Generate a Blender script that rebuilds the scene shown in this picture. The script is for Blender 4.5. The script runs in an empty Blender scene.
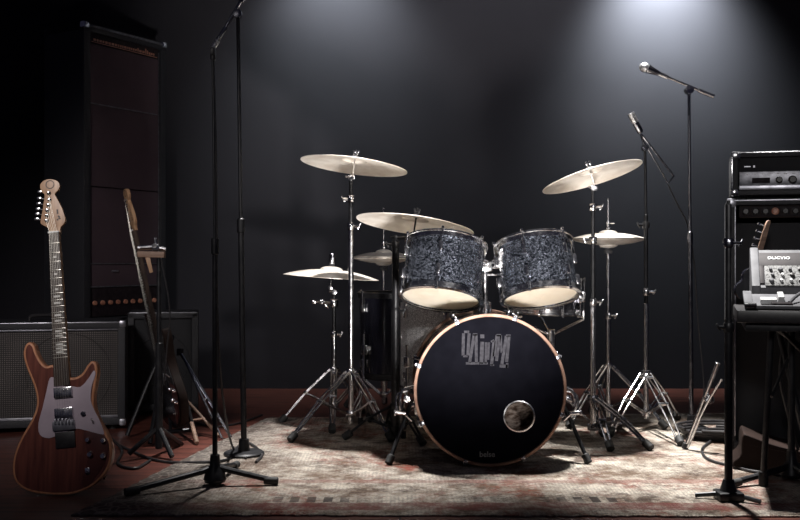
import bpy, bmesh, math, random
from mathutils import Vector, Matrix
random.seed(7)
PI = math.pi
COL = bpy.context.scene.collection
CAM_Z = 0.83
F = 1000.0
HY = 260.0

def at(px, py, Y):
    """world point seen at a photo position, at depth Y"""
    return Vector(((px - 400) / F * Y, Y, CAM_Z + (HY - py) / F * Y))

# ------------------------------------------------------------------ materials
MATS = {}
def mat(name, color, rough=0.5, metal=0.0, spec=0.5, coat=0.0, emit=None):
    m = bpy.data.materials.new(name); m.use_nodes = True
    nt = m.node_tree; b = nt.nodes['Principled BSDF']
    b.inputs['Base Color'].default_value = (*color, 1)
    b.inputs['Roughness'].default_value = rough
    b.inputs['Metallic'].default_value = metal
    b.inputs['Specular IOR Level'].default_value = spec
    b.inputs['Coat Weight'].default_value = coat
    b.inputs['Coat Roughness'].default_value = 0.12
    if emit:
        b.inputs['Emission Color'].default_value = (*emit[0], 1)
        b.inputs['Emission Strength'].default_value = emit[1]
    MATS[name] = m
    return m

def nodes(m):
    nt = m.node_tree
    return nt, nt.nodes, nt.links, nt.nodes['Principled BSDF']

def add_noise(m, scale, c1, c2, lo=0.35, hi=0.65, stretch=(1, 1, 1), bump=0.0, rvar=None, detail=5):
    """noise driven colour between c1 and c2, optional bump and roughness variation"""
    nt, N, L, b = nodes(m)
    tc = N.new('ShaderNodeTexCoord'); mp = N.new('ShaderNodeMapping')
    mp.inputs['Scale'].default_value = stretch
    nz = N.new('ShaderNodeTexNoise'); nz.inputs['Scale'].default_value = scale
    nz.inputs['Detail'].default_value = detail
    cr = N.new('ShaderNodeValToRGB')
    cr.color_ramp.elements[0].position = lo; cr.color_ramp.elements[0].color = (*c1, 1)
    cr.color_ramp.elements[1].position = hi; cr.color_ramp.elements[1].color = (*c2, 1)
    L.new(tc.outputs['Object'], mp.inputs[0]); L.new(mp.outputs[0], nz.inputs['Vector'])
    L.new(nz.outputs[0], cr.inputs[0]); L.new(cr.outputs[0], b.inputs['Base Color'])
    if bump:
        bp = N.new('ShaderNodeBump'); bp.inputs['Strength'].default_value = bump
        bp.inputs['Distance'].default_value = 0.004
        L.new(nz.outputs[0], bp.inputs['Height']); L.new(bp.outputs[0], b.inputs['Normal'])
    if rvar:
        mr = N.new('ShaderNodeMapRange')
        mr.inputs[3].default_value = rvar[0]; mr.inputs[4].default_value = rvar[1]
        L.new(nz.outputs[0], mr.inputs[0]); L.new(mr.outputs[0], b.inputs['Roughness'])
    return m

mat('chrome', (0.72, 0.72, 0.73), 0.17, 1.0)
add_noise(MATS['chrome'], 60, (0.55, 0.54, 0.54), (0.82, 0.82, 0.84), rvar=(0.1, 0.3))
mat('dark_chrome', (0.25, 0.25, 0.27), 0.22, 1.0)
add_noise(MATS['dark_chrome'], 50, (0.16, 0.16, 0.18), (0.33, 0.33, 0.36), rvar=(0.15, 0.3))
mat('black_metal', (0.012, 0.012, 0.014), 0.35, 0.3)
add_noise(MATS['black_metal'], 40, (0.008, 0.008, 0.01), (0.018, 0.018, 0.02), rvar=(0.28, 0.5))
mat('rubber', (0.01, 0.01, 0.01), 0.7)
add_noise(MATS['rubber'], 90, (0.007, 0.007, 0.007), (0.016, 0.016, 0.016), bump=0.2)
mat('brass', (0.80, 0.74, 0.62), 0.38, 0.3)
# cymbals: fine lathe rings around the axis
def ringed(m):
    nt, N, L, b = nodes(m)
    tc = N.new('ShaderNodeTexCoord'); ln = N.new('ShaderNodeVectorMath'); ln.operation = 'LENGTH'
    sx = N.new('ShaderNodeVectorMath'); sx.operation = 'MULTIPLY'; sx.inputs[1].default_value = (1, 1, 0)
    mu = N.new('ShaderNodeMath'); mu.operation = 'MULTIPLY'; mu.inputs[1].default_value = 900
    sn = N.new('ShaderNodeMath'); sn.operation = 'SINE'
    nz = N.new('ShaderNodeTexNoise'); nz.inputs['Scale'].default_value = 9; nz.inputs['Detail'].default_value = 6
    cr = N.new('ShaderNodeValToRGB')
    cr.color_ramp.elements[0].position = .35; cr.color_ramp.elements[0].color = (.70, .62, .54, 1)
    cr.color_ramp.elements[1].position = .6; cr.color_ramp.elements[1].color = (.93, .87, .80, 1)
    L.new(tc.outputs['Object'], sx.inputs[0]); L.new(sx.outputs[0], ln.inputs[0])
    L.new(ln.outputs['Value'], mu.inputs[0]); L.new(mu.outputs[0], sn.inputs[0])
    bp = N.new('ShaderNodeBump'); bp.inputs['Strength'].default_value = .12; bp.inputs['Distance'].default_value = .001
    L.new(sn.outputs[0], bp.inputs['Height']); L.new(bp.outputs[0], b.inputs['Normal'])
    L.new(tc.outputs['Object'], nz.inputs['Vector']); L.new(nz.outputs[0], cr.inputs[0]); L.new(cr.outputs[0], b.inputs['Base Color'])
ringed(MATS['brass'])

def sparkle(name, dark, bright, scale=330, metal=.75, rough=.38, thr=.55):
    m = mat(name, dark, rough, metal, coat=.35)
    nt, N, L, b = nodes(m)
    tc = N.new('ShaderNodeTexCoord'); vo = N.new('ShaderNodeTexVoronoi'); vo.inputs['Scale'].default_value = scale
    sp = N.new('ShaderNodeSeparateColor'); cr = N.new('ShaderNodeValToRGB')
    cr.color_ramp.elements[0].position = thr; cr.color_ramp.elements[0].color = (*dark, 1)
    cr.color_ramp.elements[1].position = 1.0; cr.color_ramp.elements[1].color = (*bright, 1)
    L.new(tc.outputs['Object'], vo.inputs['Vector']); L.new(vo.outputs['Color'], sp.inputs[0])
    L.new(sp.outputs[0], cr.inputs[0]); L.new(cr.outputs[0], b.inputs['Base Color'])
    # every flake faces its own way
    bp = N.new('ShaderNodeBump'); bp.inputs['Strength'].default_value = .16; bp.inputs['Distance'].default_value = .001
    L.new(sp.outputs[1], bp.inputs['Height']); L.new(bp.outputs[0], b.inputs['Normal'])
    return m
sparkle('midnight_sparkle', (.006, .007, .012), (.62, .68, .82), scale=430, metal=.85, rough=.27, thr=.64)
sparkle('silver_sparkle', (.36, .36, .365), (.95, .95, .95), metal=.2, rough=.4, thr=.3)
mat('black_lacquer', (.006, .006, .009), .2, 0, coat=.6)
add_noise(MATS['black_lacquer'], 12, (.004, .004, .007), (.010, .010, .015))
mat('bass_head', (.003, .003, .005), .6, spec=.02)
add_noise(MATS['bass_head'], 18, (.002, .002, .004), (.0035, .0035, .006), rvar=(.6, .7))
mat('print_grey', (.11, .11, .125), .7, spec=.1)
add_noise(MATS['print_grey'], 70, (.022, .021, .026), (.040, .039, .046))
mat('print_pale', (.2, .2, .2), .7, spec=.1); add_noise(MATS['print_pale'], 70, (.13, .13, .13), (.2, .2, .2))
mat('copper_hoop', (.55, .36, .27), .35, .5)
add_noise(MATS['copper_hoop'], 25, (.22, .12, .085), (.36, .22, .16))
m = mat('drum_skin', (.82, .76, .66), .45)
add_noise(m, 14, (.80, .73, .62), (.88, .83, .74), rvar=(.35, .5))
nt, N, L, b = nodes(m)
tr = N.new('ShaderNodeBsdfTranslucent'); tr.inputs[0].default_value = (.9, .82, .7, 1)
mx = N.new('ShaderNodeMixShader'); mx.inputs[0].default_value = .55
out = [n for n in N if n.type == 'OUTPUT_MATERIAL'][0]
L.new(b.outputs[0], mx.inputs[1]); L.new(tr.outputs[0], mx.inputs[2]); L.new(mx.outputs[0], out.inputs[0])
m = mat('shell_wood', (.45, .30, .19), .55)
add_noise(m, 6, (.35, .22, .13), (.55, .38, .25), stretch=(1, 1, 12))
m = mat('guitar_red', (.16, .045, .03), .28, 0, coat=.5)
add_noise(m, 5, (.075, .020, .014), (.14, .042, .028), stretch=(14, 1, 1), detail=7)
m = mat('guitar_edge', (.42, .18, .09), .35, coat=.4)
add_noise(m, 9, (.34, .14, .07), (.50, .23, .12), stretch=(6, 1, 1))
m = mat('maple', (.42, .25, .14), .4)
add_noise(m, 8, (.27, .15, .08), (.41, .25, .145), stretch=(10, 1, 1))
m = mat('rosewood', (.035, .02, .014), .5)
add_noise(m, 12, (.022, .013, .010), (.05, .03, .02), stretch=(10, 1, 1))
mat('pearl_inlay', (.55, .54, .5), .3); add_noise(MATS['pearl_inlay'], 60, (.42, .41, .38), (.66, .65, .62))
mat('pickguard', (.40, .33, .38), .3); add_noise(MATS['pickguard'], 10, (.36, .30, .345), (.44, .37, .42))
mat('black_plastic', (.012, .010, .012), .4); add_noise(MATS['black_plastic'], 70, (.008, .007, .008), (.018, .016, .018))
mat('maroon_plate', (.06, .014, .012), .35); add_noise(MATS['maroon_plate'], 8, (.045, .010, .009), (.075, .02, .016))
m = mat('tolex', (.012, .012, .015), .6); add_noise(m, 350, (.008, .008, .011), (.02, .02, .024), bump=.5)
mat('steel_trim', (.35, .35, .38), .35, .9); add_noise(MATS['steel_trim'], 30, (.26, .26, .29), (.42, .42, .46))
def weave(name, c1, c2, scale):
    m = mat(name, c1, .85)
    nt, N, L, b = nodes(m)
    tc = N.new('ShaderNodeTexCoord'); w1 = N.new('ShaderNodeTexWave'); w2 = N.new('ShaderNodeTexWave')
    w1.bands_direction = 'X'; w2.bands_direction = 'Z'
    for w in (w1, w2):
        w.inputs['Scale'].default_value = scale; L.new(tc.outputs['Object'], w.inputs['Vector'])
    mu = N.new('ShaderNodeMath'); mu.operation = 'MULTIPLY'
    L.new(w1.outputs['Fac'], mu.inputs[0]); L.new(w2.outputs['Fac'], mu.inputs[1])
    nz = N.new('ShaderNodeTexNoise'); nz.inputs['Scale'].default_value = 5; L.new(tc.outputs['Object'], nz.inputs['Vector'])
    ad = N.new('ShaderNodeMath'); ad.operation = 'MULTIPLY'; L.new(mu.outputs[0], ad.inputs[0]); L.new(nz.outputs[0], ad.inputs[1])
    cr = N.new('ShaderNodeValToRGB')
    cr.color_ramp.elements[0].color = (*c1, 1); cr.color_ramp.elements[1].position = .6; cr.color_ramp.elements[1].color = (*c2, 1)
    L.new(ad.outputs[0], cr.inputs[0]); L.new(cr.outputs[0], b.inputs['Base Color'])
    bp = N.new('ShaderNodeBump'); bp.inputs['Strength'].default_value = .4; bp.inputs['Distance'].default_value = .002
    L.new(mu.outputs[0], bp.inputs['Height']); L.new(bp.outputs[0], b.inputs['Normal'])
    return m
weave('grille_grey', (.018, .016, .016), (.17, .148, .14), 32)
weave('grille_maroon', (.036, .021, .028), (.105, .062, .078), 90)
weave('grille_black', (.008, .008, .010), (.022, .022, .026), 90)
mat('console_grey', (.13, .13, .14), .6, spec=.15); add_noise(MATS['console_grey'], 20, (.085, .085, .093), (.12, .12, .13))
mat('panel_light', (.5, .5, .5), .6, spec=.15); add_noise(MATS['panel_light'], 130, (.015, .015, .015), (.13, .13, .13), lo=.42, hi=.52, detail=2)
mat('panel_dark', (.014, .010, .012), .6, spec=.12); add_noise(MATS['panel_dark'], 50, (.010, .007, .009), (.02, .015, .017))
mat('amp_panel', (.14, .14, .155), .35, .6); add_noise(MATS['amp_panel'], 40, (.09, .09, .10), (.19, .19, .21))
mat('knob_dark', (.012, .010, .010), .3); add_noise(MATS['knob_dark'], 50, (.009, .008, .008), (.02, .016, .016))
mat('knob_amber', (.35, .15, .09), .35); add_noise(MATS['knob_amber'], 50, (.28, .11, .07), (.42, .2, .13))
mat('white_paint', (.5, .5, .5), .5); add_noise(MATS['white_paint'], 50, (.42, .42, .42), (.56, .56, .56))
mat('wine_knob', (.12, .03, .035), .35); add_noise(MATS['wine_knob'], 40, (.09, .02, .025), (.16, .045, .05))
mat('felt', (.05, .05, .055), .9); add_noise(MATS['felt'], 120, (.035, .035, .04), (.07, .07, .075))
mat('cable_black', (.014, .013, .014), .45); add_noise(MATS['cable_black'], 60, (.010, .009, .010), (.02, .018, .02))
mat('mesh_grille', (.5, .5, .52), .35, .9); add_noise(MATS['mesh_grille'], 300, (.12, .12, .13), (.7, .7, .72), lo=.45, hi=.55, bump=.6, detail=1)
mat('old_wood', (.20, .12, .08), .6); add_noise(MATS['old_wood'], 7, (.13, .075, .05), (.27, .17, .12), stretch=(1, 1, 9))
mat('string_steel', (.6, .58, .52), .3, 1); add_noise(MATS['string_steel'], 50, (.5, .48, .42), (.7, .68, .62))
m = mat('brown_case', (.014, .008, .007), .6, spec=.1); add_noise(m, 6, (.010, .006, .005), (.020, .012, .010))

# floor boards
m = mat('floor_boards', (.12, .04, .03), .4)
nt, N, L, b = nodes(m)
tc = N.new('ShaderNodeTexCoord'); mp = N.new('ShaderNodeMapping'); mp.inputs['Rotation'].default_value = (0, 0, 0)
br = N.new('ShaderNodeTexBrick'); br.offset = .37
br.inputs['Scale'].default_value = 1; br.inputs['Brick Width'].default_value = 1.4; br.inputs['Row Height'].default_value = .11
br.inputs['Mortar Size'].default_value = .0035; br.inputs['Color1'].default_value = (.8, .8, .8, 1); br.inputs['Color2'].default_value = (1, 1, 1, 1)
br.inputs['Mortar'].default_value = (.1, .1, .1, 1)
nz = N.new('ShaderNodeTexNoise'); nz.inputs['Scale'].default_value = 4; nz.inputs['Detail'].default_value = 8
mp2 = N.new('ShaderNodeMapping'); mp2.inputs['Scale'].default_value = (1, 9, 1)
cr = N.new('ShaderNodeValToRGB')
cr.color_ramp.elements[0].position = .3; cr.color_ramp.elements[0].color = (.04, .012, .009, 1)
cr.color_ramp.elements[1].position = .72; cr.color_ramp.elements[1].color = (.17, .052, .036, 1)
ml = N.new('ShaderNodeMix'); ml.data_type = 'RGBA'; ml.blend_type = 'MULTIPLY'; ml.inputs[0].default_value = 1
L.new(tc.outputs['Object'], mp.inputs[0]); L.new(mp.outputs[0], br.inputs['Vector'])
L.new(tc.outputs['Object'], mp2.inputs[0]); L.new(mp2.outputs[0], nz.inputs['Vector']); L.new(nz.outputs[0], cr.inputs[0])
L.new(cr.outputs[0], ml.inputs[6]); L.new(br.outputs['Color'], ml.inputs[7]); L.new(ml.outputs[2], b.inputs['Base Color'])
bp = N.new('ShaderNodeBump'); bp.inputs['Strength'].default_value = .3; bp.inputs['Distance'].default_value = .004
L.new(br.outputs['Color'], bp.inputs['Height']); L.new(bp.outputs[0], b.inputs['Normal'])
b.inputs['Roughness'].default_value = .38

# painted back wall, dark and faintly mottled
m = mat('back_wall', (.05, .05, .058), .9, spec=.2)
add_noise(m, 1.1, (.0155, .0148, .0185), (.021, .0203, .025), lo=.3, hi=.7)

# worn woven rug
m = mat('rug_wool', (.5, .45, .4), .95, spec=.1)
nt, N, L, b = nodes(m)
tc = N.new('ShaderNodeTexCoord')
def noise(scale, detail=6, stretch=(1, 1, 1), rough=.6, dist=0):
    mp = N.new('ShaderNodeMapping'); mp.inputs['Scale'].default_value = stretch
    n = N.new('ShaderNodeTexNoise'); n.inputs['Scale'].default_value = scale
    n.inputs['Detail'].default_value = detail; n.inputs['Roughness'].default_value = rough; n.inputs['Distortion'].default_value = dist
    L.new(tc.outputs['Object'], mp.inputs[0]); L.new(mp.outputs[0], n.inputs['Vector']); return n.outputs[0]
def ramp(src, p0, c0, p1, c1):
    cr = N.new('ShaderNodeValToRGB')
    cr.color_ramp.elements[0].position = p0; cr.color_ramp.elements[0].color = c0
    cr.color_ramp.elements[1].position = p1; cr.color_ramp.elements[1].color = c1
    L.new(src, cr.inputs[0]); return cr.outputs[0]
def mix(fac, a, c, mode='MIX'):
    x = N.new('ShaderNodeMix'); x.data_type = 'RGBA'; x.blend_type = mode
    if isinstance(fac, float): x.inputs[0].default_value = fac
    else: L.new(fac, x.inputs[0])
    for s, v in ((6, a), (7, c)):
        if isinstance(v, tuple): x.inputs[s].default_value = v
        else: L.new(v, x.inputs[s])
    return x.outputs[2]
def mth(op, a, c=0.0):
    x = N.new('ShaderNodeMath'); x.operation = op
    for s, v in ((0, a), (1, c)):
        if isinstance(v, (int, float)): x.inputs[s].default_value = v
        else: L.new(v, x.inputs[s])
    return x.outputs[0]
W, K = (1, 1, 1, 1), (0, 0, 0, 1)
base = ramp(noise(4.2, 10, (1.2, 1.1, 1), .74), .40, (.25, .18, .135, 1), .59, (.90, .82, .71, 1))
red = ramp(noise(1.9, 9, (1.2, 1, 1), .76, .3), .50, K, .60, W)
red = mth('MULTIPLY', red, ramp(noise(34, 4, (1, 1, 1), .8), .36, K, .55, W))
c = mix(mth('MULTIPLY', red, .92), base, (.34, .085, .06, 1))
drk = ramp(noise(6.0, 10, (1.1, 1.3, 1), .84, .3), .50, K, .62, W)
drk2 = mth('MULTIPLY', drk, .85)
c = mix(drk2, c, (.085, .055, .045, 1))
fleck = ramp(noise(60, 6, (1, 1.5, 1), .85), .50, K, .62, W)
c = mix(mth('MULTIPLY', fleck, .55), c, (.13, .10, .085, 1))
sep = N.new('ShaderNodeSeparateXYZ'); L.new(tc.outputs['Object'], sep.inputs[0])
# border bands along the front: red stripe, then dark key motif
def band(v, lo, hi):
    return mth('MULTIPLY', mth('GREATER_THAN', v, lo), mth('LESS_THAN', v, hi))
nzb = noise(14, 5, (1, 1, 1))
wy = mth('ADD', sep.outputs['Y'], mth('MULTIPLY', mth('SUBTRACT', nzb, .5), .05))
c = mix(mth('MULTIPLY', band(wy, .02, .12), ramp(noise(9, 8, (1, 1, 1), .8), .40, (.15, .15, .15, 1), .58, (.85, .85, .85, 1))), c, (.26, .085, .08, 1))
key = mth('GREATER_THAN', mth('SINE', mth('MULTIPLY', sep.outputs['X'], 110.0)), -.1)
kk = mth('MULTIPLY', band(wy, .13, .20), mth('MULTIPLY', key, ramp(noise(2.0, 3), .45, K, .58, W)))
c = mix(mth('MULTIPLY', kk, .85), c, (.06, .05, .05, 1))
c = mix(mth('MULTIPLY', band(wy, .42, .47), .45), c, (.33, .14, .12, 1))
# dark woven pattern at left, plus the dimness outside the spot painted in
lf = N.new('ShaderNodeMapRange'); lf.inputs[1].default_value = .75; lf.inputs[2].default_value = .25
L.new(mth('ADD', mth('ADD', sep.outputs['X'], mth('MULTIPLY', sep.outputs['Y'], -.12)), mth('MULTIPLY', noise(4, 5), .35)), lf.inputs[0])
blk = N.new('ShaderNodeTexVoronoi'); blk.inputs['Scale'].default_value = 24; blk.feature = 'DISTANCE_TO_EDGE'
L.new(tc.outputs['Object'], blk.inputs['Vector'])
dk = mix(ramp(blk.outputs['Distance'], .04, W, .12, K), (.10, .085, .08, 1), (.30, .26, .235, 1))
c = mix(mth('MULTIPLY', lf.outputs[0], .8), c, dk)
# warp and weft
wv = N.new('ShaderNodeTexWave'); wv.bands_direction = 'Y'; wv.inputs['Scale'].default_value = 28; wv.inputs['Distortion'].default_value = 2
wv2 = N.new('ShaderNodeTexWave'); wv2.bands_direction = 'X'; wv2.inputs['Scale'].default_value = 22; wv2.inputs['Distortion'].default_value = 2
L.new(tc.outputs['Object'], wv.inputs['Vector']); L.new(tc.outputs['Object'], wv2.inputs['Vector'])
wf = mth('ADD', mth('MULTIPLY', wv.outputs['Fac'], .6), mth('MULTIPLY', wv2.outputs['Fac'], .4))
c = mix(mth('MULTIPLY', ramp(wf, .1, (.5, .5, .5, 1), .6, K), ramp(noise(5, 5), .4, K, .6, W)), c, (.16, .13, .12, 1))
L.new(c, b.inputs['Base Color'])
bp = N.new('ShaderNodeBump'); bp.inputs['Strength'].default_value = 1; bp.inputs['Distance'].default_value = .022
hgt = mth('ADD', mth('MULTIPLY', wf, .35), mth('MULTIPLY', noise(26, 7, (1, 1.4, 1), .75), 2.4))
L.new(hgt, bp.inputs['Height']); L.new(bp.outputs[0], b.inputs['Normal'])

# ------------------------------------------------------------------ mesh helpers
def orient(p, zdir, xhint=None):
    z = Vector(zdir).normalized()
    h = Vector(xhint) if xhint is not None else (Vector((1, 0, 0)) if abs(z.x) < .9 else Vector((0, 1, 0)))
    y = z.cross(h).normalized(); x = y.cross(z)
    M = Matrix((x, y, z)).transposed().to_4x4(); M.translation = Vector(p); return M

def lathe(b, prof, M, n=32, close=False):
    rings = []
    for r, h in prof:
        if r < 1e-6: rings.append([b.verts.new(M @ Vector((0, 0, h)))])
        else: rings.append([b.verts.new(M @ Vector((r * math.cos(2 * PI * i / n), r * math.sin(2 * PI * i / n), h))) for i in range(n)])
    pairs = list(zip(rings, rings[1:]))
    if close: pairs.append((rings[-1], rings[0]))
    for a, c in pairs:
        for i in range(n):
            j = (i + 1) % n
            if len(a) == 1 and len(c) == 1: continue
            if len(a) == 1: b.faces.new((a[0], c[i], c[j]))
            elif len(c) == 1: b.faces.new((a[i], a[j], c[0]))
            else: b.faces.new((a[i], a[j], c[j], c[i]))

def cyl(b, p, q, r, n=14, r2=None):
    p, q = Vector(p), Vector(q); d = q - p
    r2 = r if r2 is None else r2
    e = min(r, r2) * .18
    lathe(b, [(0, 0), (r - e, 0), (r, e), (r2, d.length - e), (r2 - e, d.length), (0, d.length)], orient(p, d), n)

def spline(pts, k=8):
    P = [Vector(p) for p in pts]
    if len(P) < 3: return P
    out = []
    E = [P[0] * 2 - P[1]] + P + [P[-1] * 2 - P[-2]]
    for i in range(1, len(E) - 2):
        a, c, d, e = E[i - 1:i + 3]
        for s in range(k):
            t = s / k
            out.append(.5 * ((2 * c) + (d - a) * t + (2 * a - 5 * c + 4 * d - e) * t * t + (3 * c - a - 3 * d + e) * t ** 3))
    out.append(P[-1]); return out

def tube(b, pts, r, n=8, smooth=False, k=8):
    P = spline(pts, k) if smooth else [Vector(p) for p in pts]
    rr = r if isinstance(r, (list, tuple)) else [r] * len(P)
    if len(rr) != len(P): rr = [rr[0] + (rr[-1] - rr[0]) * i / (len(P) - 1) for i in range(len(P))]
    T = [(P[min(i + 1, len(P) - 1)] - P[max(i - 1, 0)]).normalized() for i in range(len(P))]
    u = T[0].orthogonal().normalized(); rings = []
    for p, t, q in zip(P, T, rr):
        u = (u - t * u.dot(t)).normalized(); v = t.cross(u)
        rings.append([b.verts.new(p + (u * math.cos(2 * PI * i / n) + v * math.sin(2 * PI * i / n)) * q) for i in range(n)])
    for a, c in zip(rings, rings[1:]):
        for i in range(n): b.faces.new((a[i], a[(i + 1) % n], c[(i + 1) % n], c[i]))
    b.faces.new(rings[0][::-1]); b.faces.new(rings[-1])

def box(b, size, M, bev=0.0, seg=2):
    sx, sy, sz = [s / 2 for s in size]
    t = bmesh.new(); bmesh.ops.create_cube(t, size=1)
    for v in t.verts: v.co = Vector((v.co.x * 2 * sx, v.co.y * 2 * sy, v.co.z * 2 * sz))
    if bev: bmesh.ops.bevel(t, geom=t.edges[:], offset=bev, segments=seg, affect='EDGES', profile=.6)
    merge(b, t, M)

def bx(b, x0, x1, y0, y1, z0, z1, bev=0.0):
    box(b, (x1 - x0, y1 - y0, z1 - z0), Matrix.Translation(((x0 + x1) / 2, (y0 + y1) / 2, (z0 + z1) / 2)), bev)

def merge(b, t, M=None):
    mp = {v: b.verts.new((M @ v.co) if M is not None else v.co) for v in t.verts}
    for f in t.faces:
        try: b.faces.new([mp[v] for v in f.verts])
        except ValueError: pass
    t.free()

def prism(b, pts, z0, z1, M, bev=0.0):
    """polygon in local xy, extruded in local z from z0 to z1"""
    t = bmesh.new()
    vs = [t.verts.new((x, y, z0)) for x, y in pts]
    f = t.faces.new(vs)
    r = bmesh.ops.extrude_face_region(t, geom=[f])
    for e in r['geom']:
        if isinstance(e, bmesh.types.BMVert): e.co.z = z1
    bmesh.ops.recalc_face_normals(t, faces=t.faces[:])
    if bev:
        ed = [e for e in t.edges if abs(e.verts[0].co.z - e.verts[1].co.z) < 1e-7]
        bmesh.ops.bevel(t, geom=ed, offset=bev, segments=3, affect='EDGES', profile=.6)
    merge(b, t, M)

def closed_spline(pts, k=5):
    n = len(pts); out = []
    P = [Vector((x, y, 0)) for x, y in pts]
    for i in range(n):
        a, c, d, e = P[i - 1], P[i], P[(i + 1) % n], P[(i + 2) % n]
        for s in range(k):
            t = s / k
            v = .5 * ((2 * c) + (d - a) * t + (2 * a - 5 * c + 4 * d - e) * t * t + (3 * c - a - 3 * d + e) * t ** 3)
            out.append((v.x, v.y))
    return out

def nb(): return bmesh.new()

def root_of(o):
    while o.parent: o = o.parent
    return o
ROOTM = {}
def thing(name, label, cat, loc=(0, 0, 0), group=None):
    o = bpy.data.objects.new(name, None); COL.objects.link(o)
    o.location = loc; o.empty_display_size = .05
    o['label'] = label; o['category'] = cat
    if group: o['group'] = group
    ROOTM[o.name] = Matrix.Translation(Vector(loc))
    return o

def link(name, b, m, origin, angle=35):
    Minv = origin.inverted() if not isinstance(origin, Vector) else Matrix.Translation(-origin)
    bmesh.ops.recalc_face_normals(b, faces=b.faces[:])
    b.transform(Minv)
    me = bpy.data.meshes.new(name); b.to_mesh(me); b.free()
    me.polygons.foreach_set('use_smooth', [True] * len(me.polygons))
    me.set_sharp_from_angle(angle=math.radians(angle))
    for x in (m if isinstance(m, (list, tuple)) else [m]): me.materials.append(MATS[x])
    o = bpy.data.objects.new(name, me); COL.objects.link(o)
    return o

def part(name, b, m, parent, label=None, angle=35):
    o = link(name, b, m, ROOTM[root_of(parent).name], angle); o.parent = parent
    if label: o['label'] = label
    return o

def single(name, b, m, label, cat, loc, group=None, frame=None, angle=35):
    """a thing that is one mesh"""
    M = frame if frame is not None else Matrix.Translation(Vector(loc))
    o = link(name, b, m, M, angle); o.matrix_world = M
    o['label'] = label; o['category'] = cat
    if group: o['group'] = group
    ROOTM[o.name] = M
    return o

def struct(name, b, m):
    o = link(name, b, m, Matrix.Identity(4)); o['kind'] = 'structure'; return o

def text_mesh(body, size, M, depth=.0004, bold=0.0):
    cu = bpy.data.curves.new('lettering', 'FONT'); cu.body = body; cu.size = size
    cu.extrude = depth; cu.offset = bold; cu.align_x = 'CENTER'; cu.align_y = 'CENTER'
    o = bpy.data.objects.new('lettering', cu)
    COL.objects.link(o); bpy.context.view_layer.update()
    me = bpy.data.meshes.new_from_object(o.evaluated_get(bpy.context.evaluated_depsgraph_get()))
    b = bmesh.new(); b.from_mesh(me); b.transform(M)
    bpy.data.objects.remove(o); bpy.data.curves.remove(cu); bpy.data.meshes.remove(me)
    return b

def turn(o, pivot, deg):
    """turn a finished thing about a vertical axis through pivot"""
    a = math.radians(deg); p = Vector((pivot[0], pivot[1], 0))
    o.location = p + Matrix.Rotation(a, 3, 'Z') @ (o.location - p)
    o.rotation_euler.z += a

# ------------------------------------------------------------------ the room
b = nb(); bx(b, -7, 7, -3, 6.9, -.1, 0); struct('floor', b, 'floor_boards')
b = nb(); bx(b, -7, 7, 6.45, 6.9, 0, 4.6); struct('wall_back', b, 'back_wall')

RUG = .010
def rug():
    b = nb()
    quad = [(-1.06, 3.24), (2.35, 3.21), (2.15, 5.42), (-.70, 5.22)]
    nx, ny = 150, 96
    random.seed(3)
    ed = [[random.uniform(-.006, .006) for _ in range(nx + 1)] for _ in range(4)]
    V = []
    for j in range(ny + 1):
        row = []
        for i in range(nx + 1):
            s, t = i / nx, j / ny
            p = (Vector(quad[0]) * (1 - s) + Vector(quad[1]) * s) * (1 - t) + (Vector(quad[3]) * (1 - s) + Vector(quad[2]) * s) * t
            if j == 0: p.y += ed[0][i]
            if j == ny: p.y += ed[1][i]
            if i == 0: p.x += ed[2][j]
            if i == nx: p.x += ed[3][j]
            e = min(s, 1 - s, t, 1 - t)
            z = RUG * min(1, .55 + e * 60)
            row.append(b.verts.new((p.x, p.y, z)))
        V.append(row)
    for j in range(ny):
        for i in range(nx): b.faces.new((V[j][i], V[j][i + 1], V[j + 1][i + 1], V[j + 1][i]))
    rim = [V[0][i] for i in range(nx + 1)] + [V[j][nx] for j in range(1, ny + 1)] + [V[ny][i] for i in range(nx - 1, -1, -1)] + [V[j][0] for j in range(ny - 1, 0, -1)]
    low = [b.verts.new((v.co.x, v.co.y, .0008)) for v in rim]
    for i in range(len(rim)):
        j = (i + 1) % len(rim); b.faces.new((rim[i], low[i], low[j], rim[j]))
    b.faces.new(low)
    o = single('rug', b, 'rug_wool', 'worn cream and red woven rug spread under the drum kit', 'rug', (-1.06, 3.26, 0))
rug()

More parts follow.
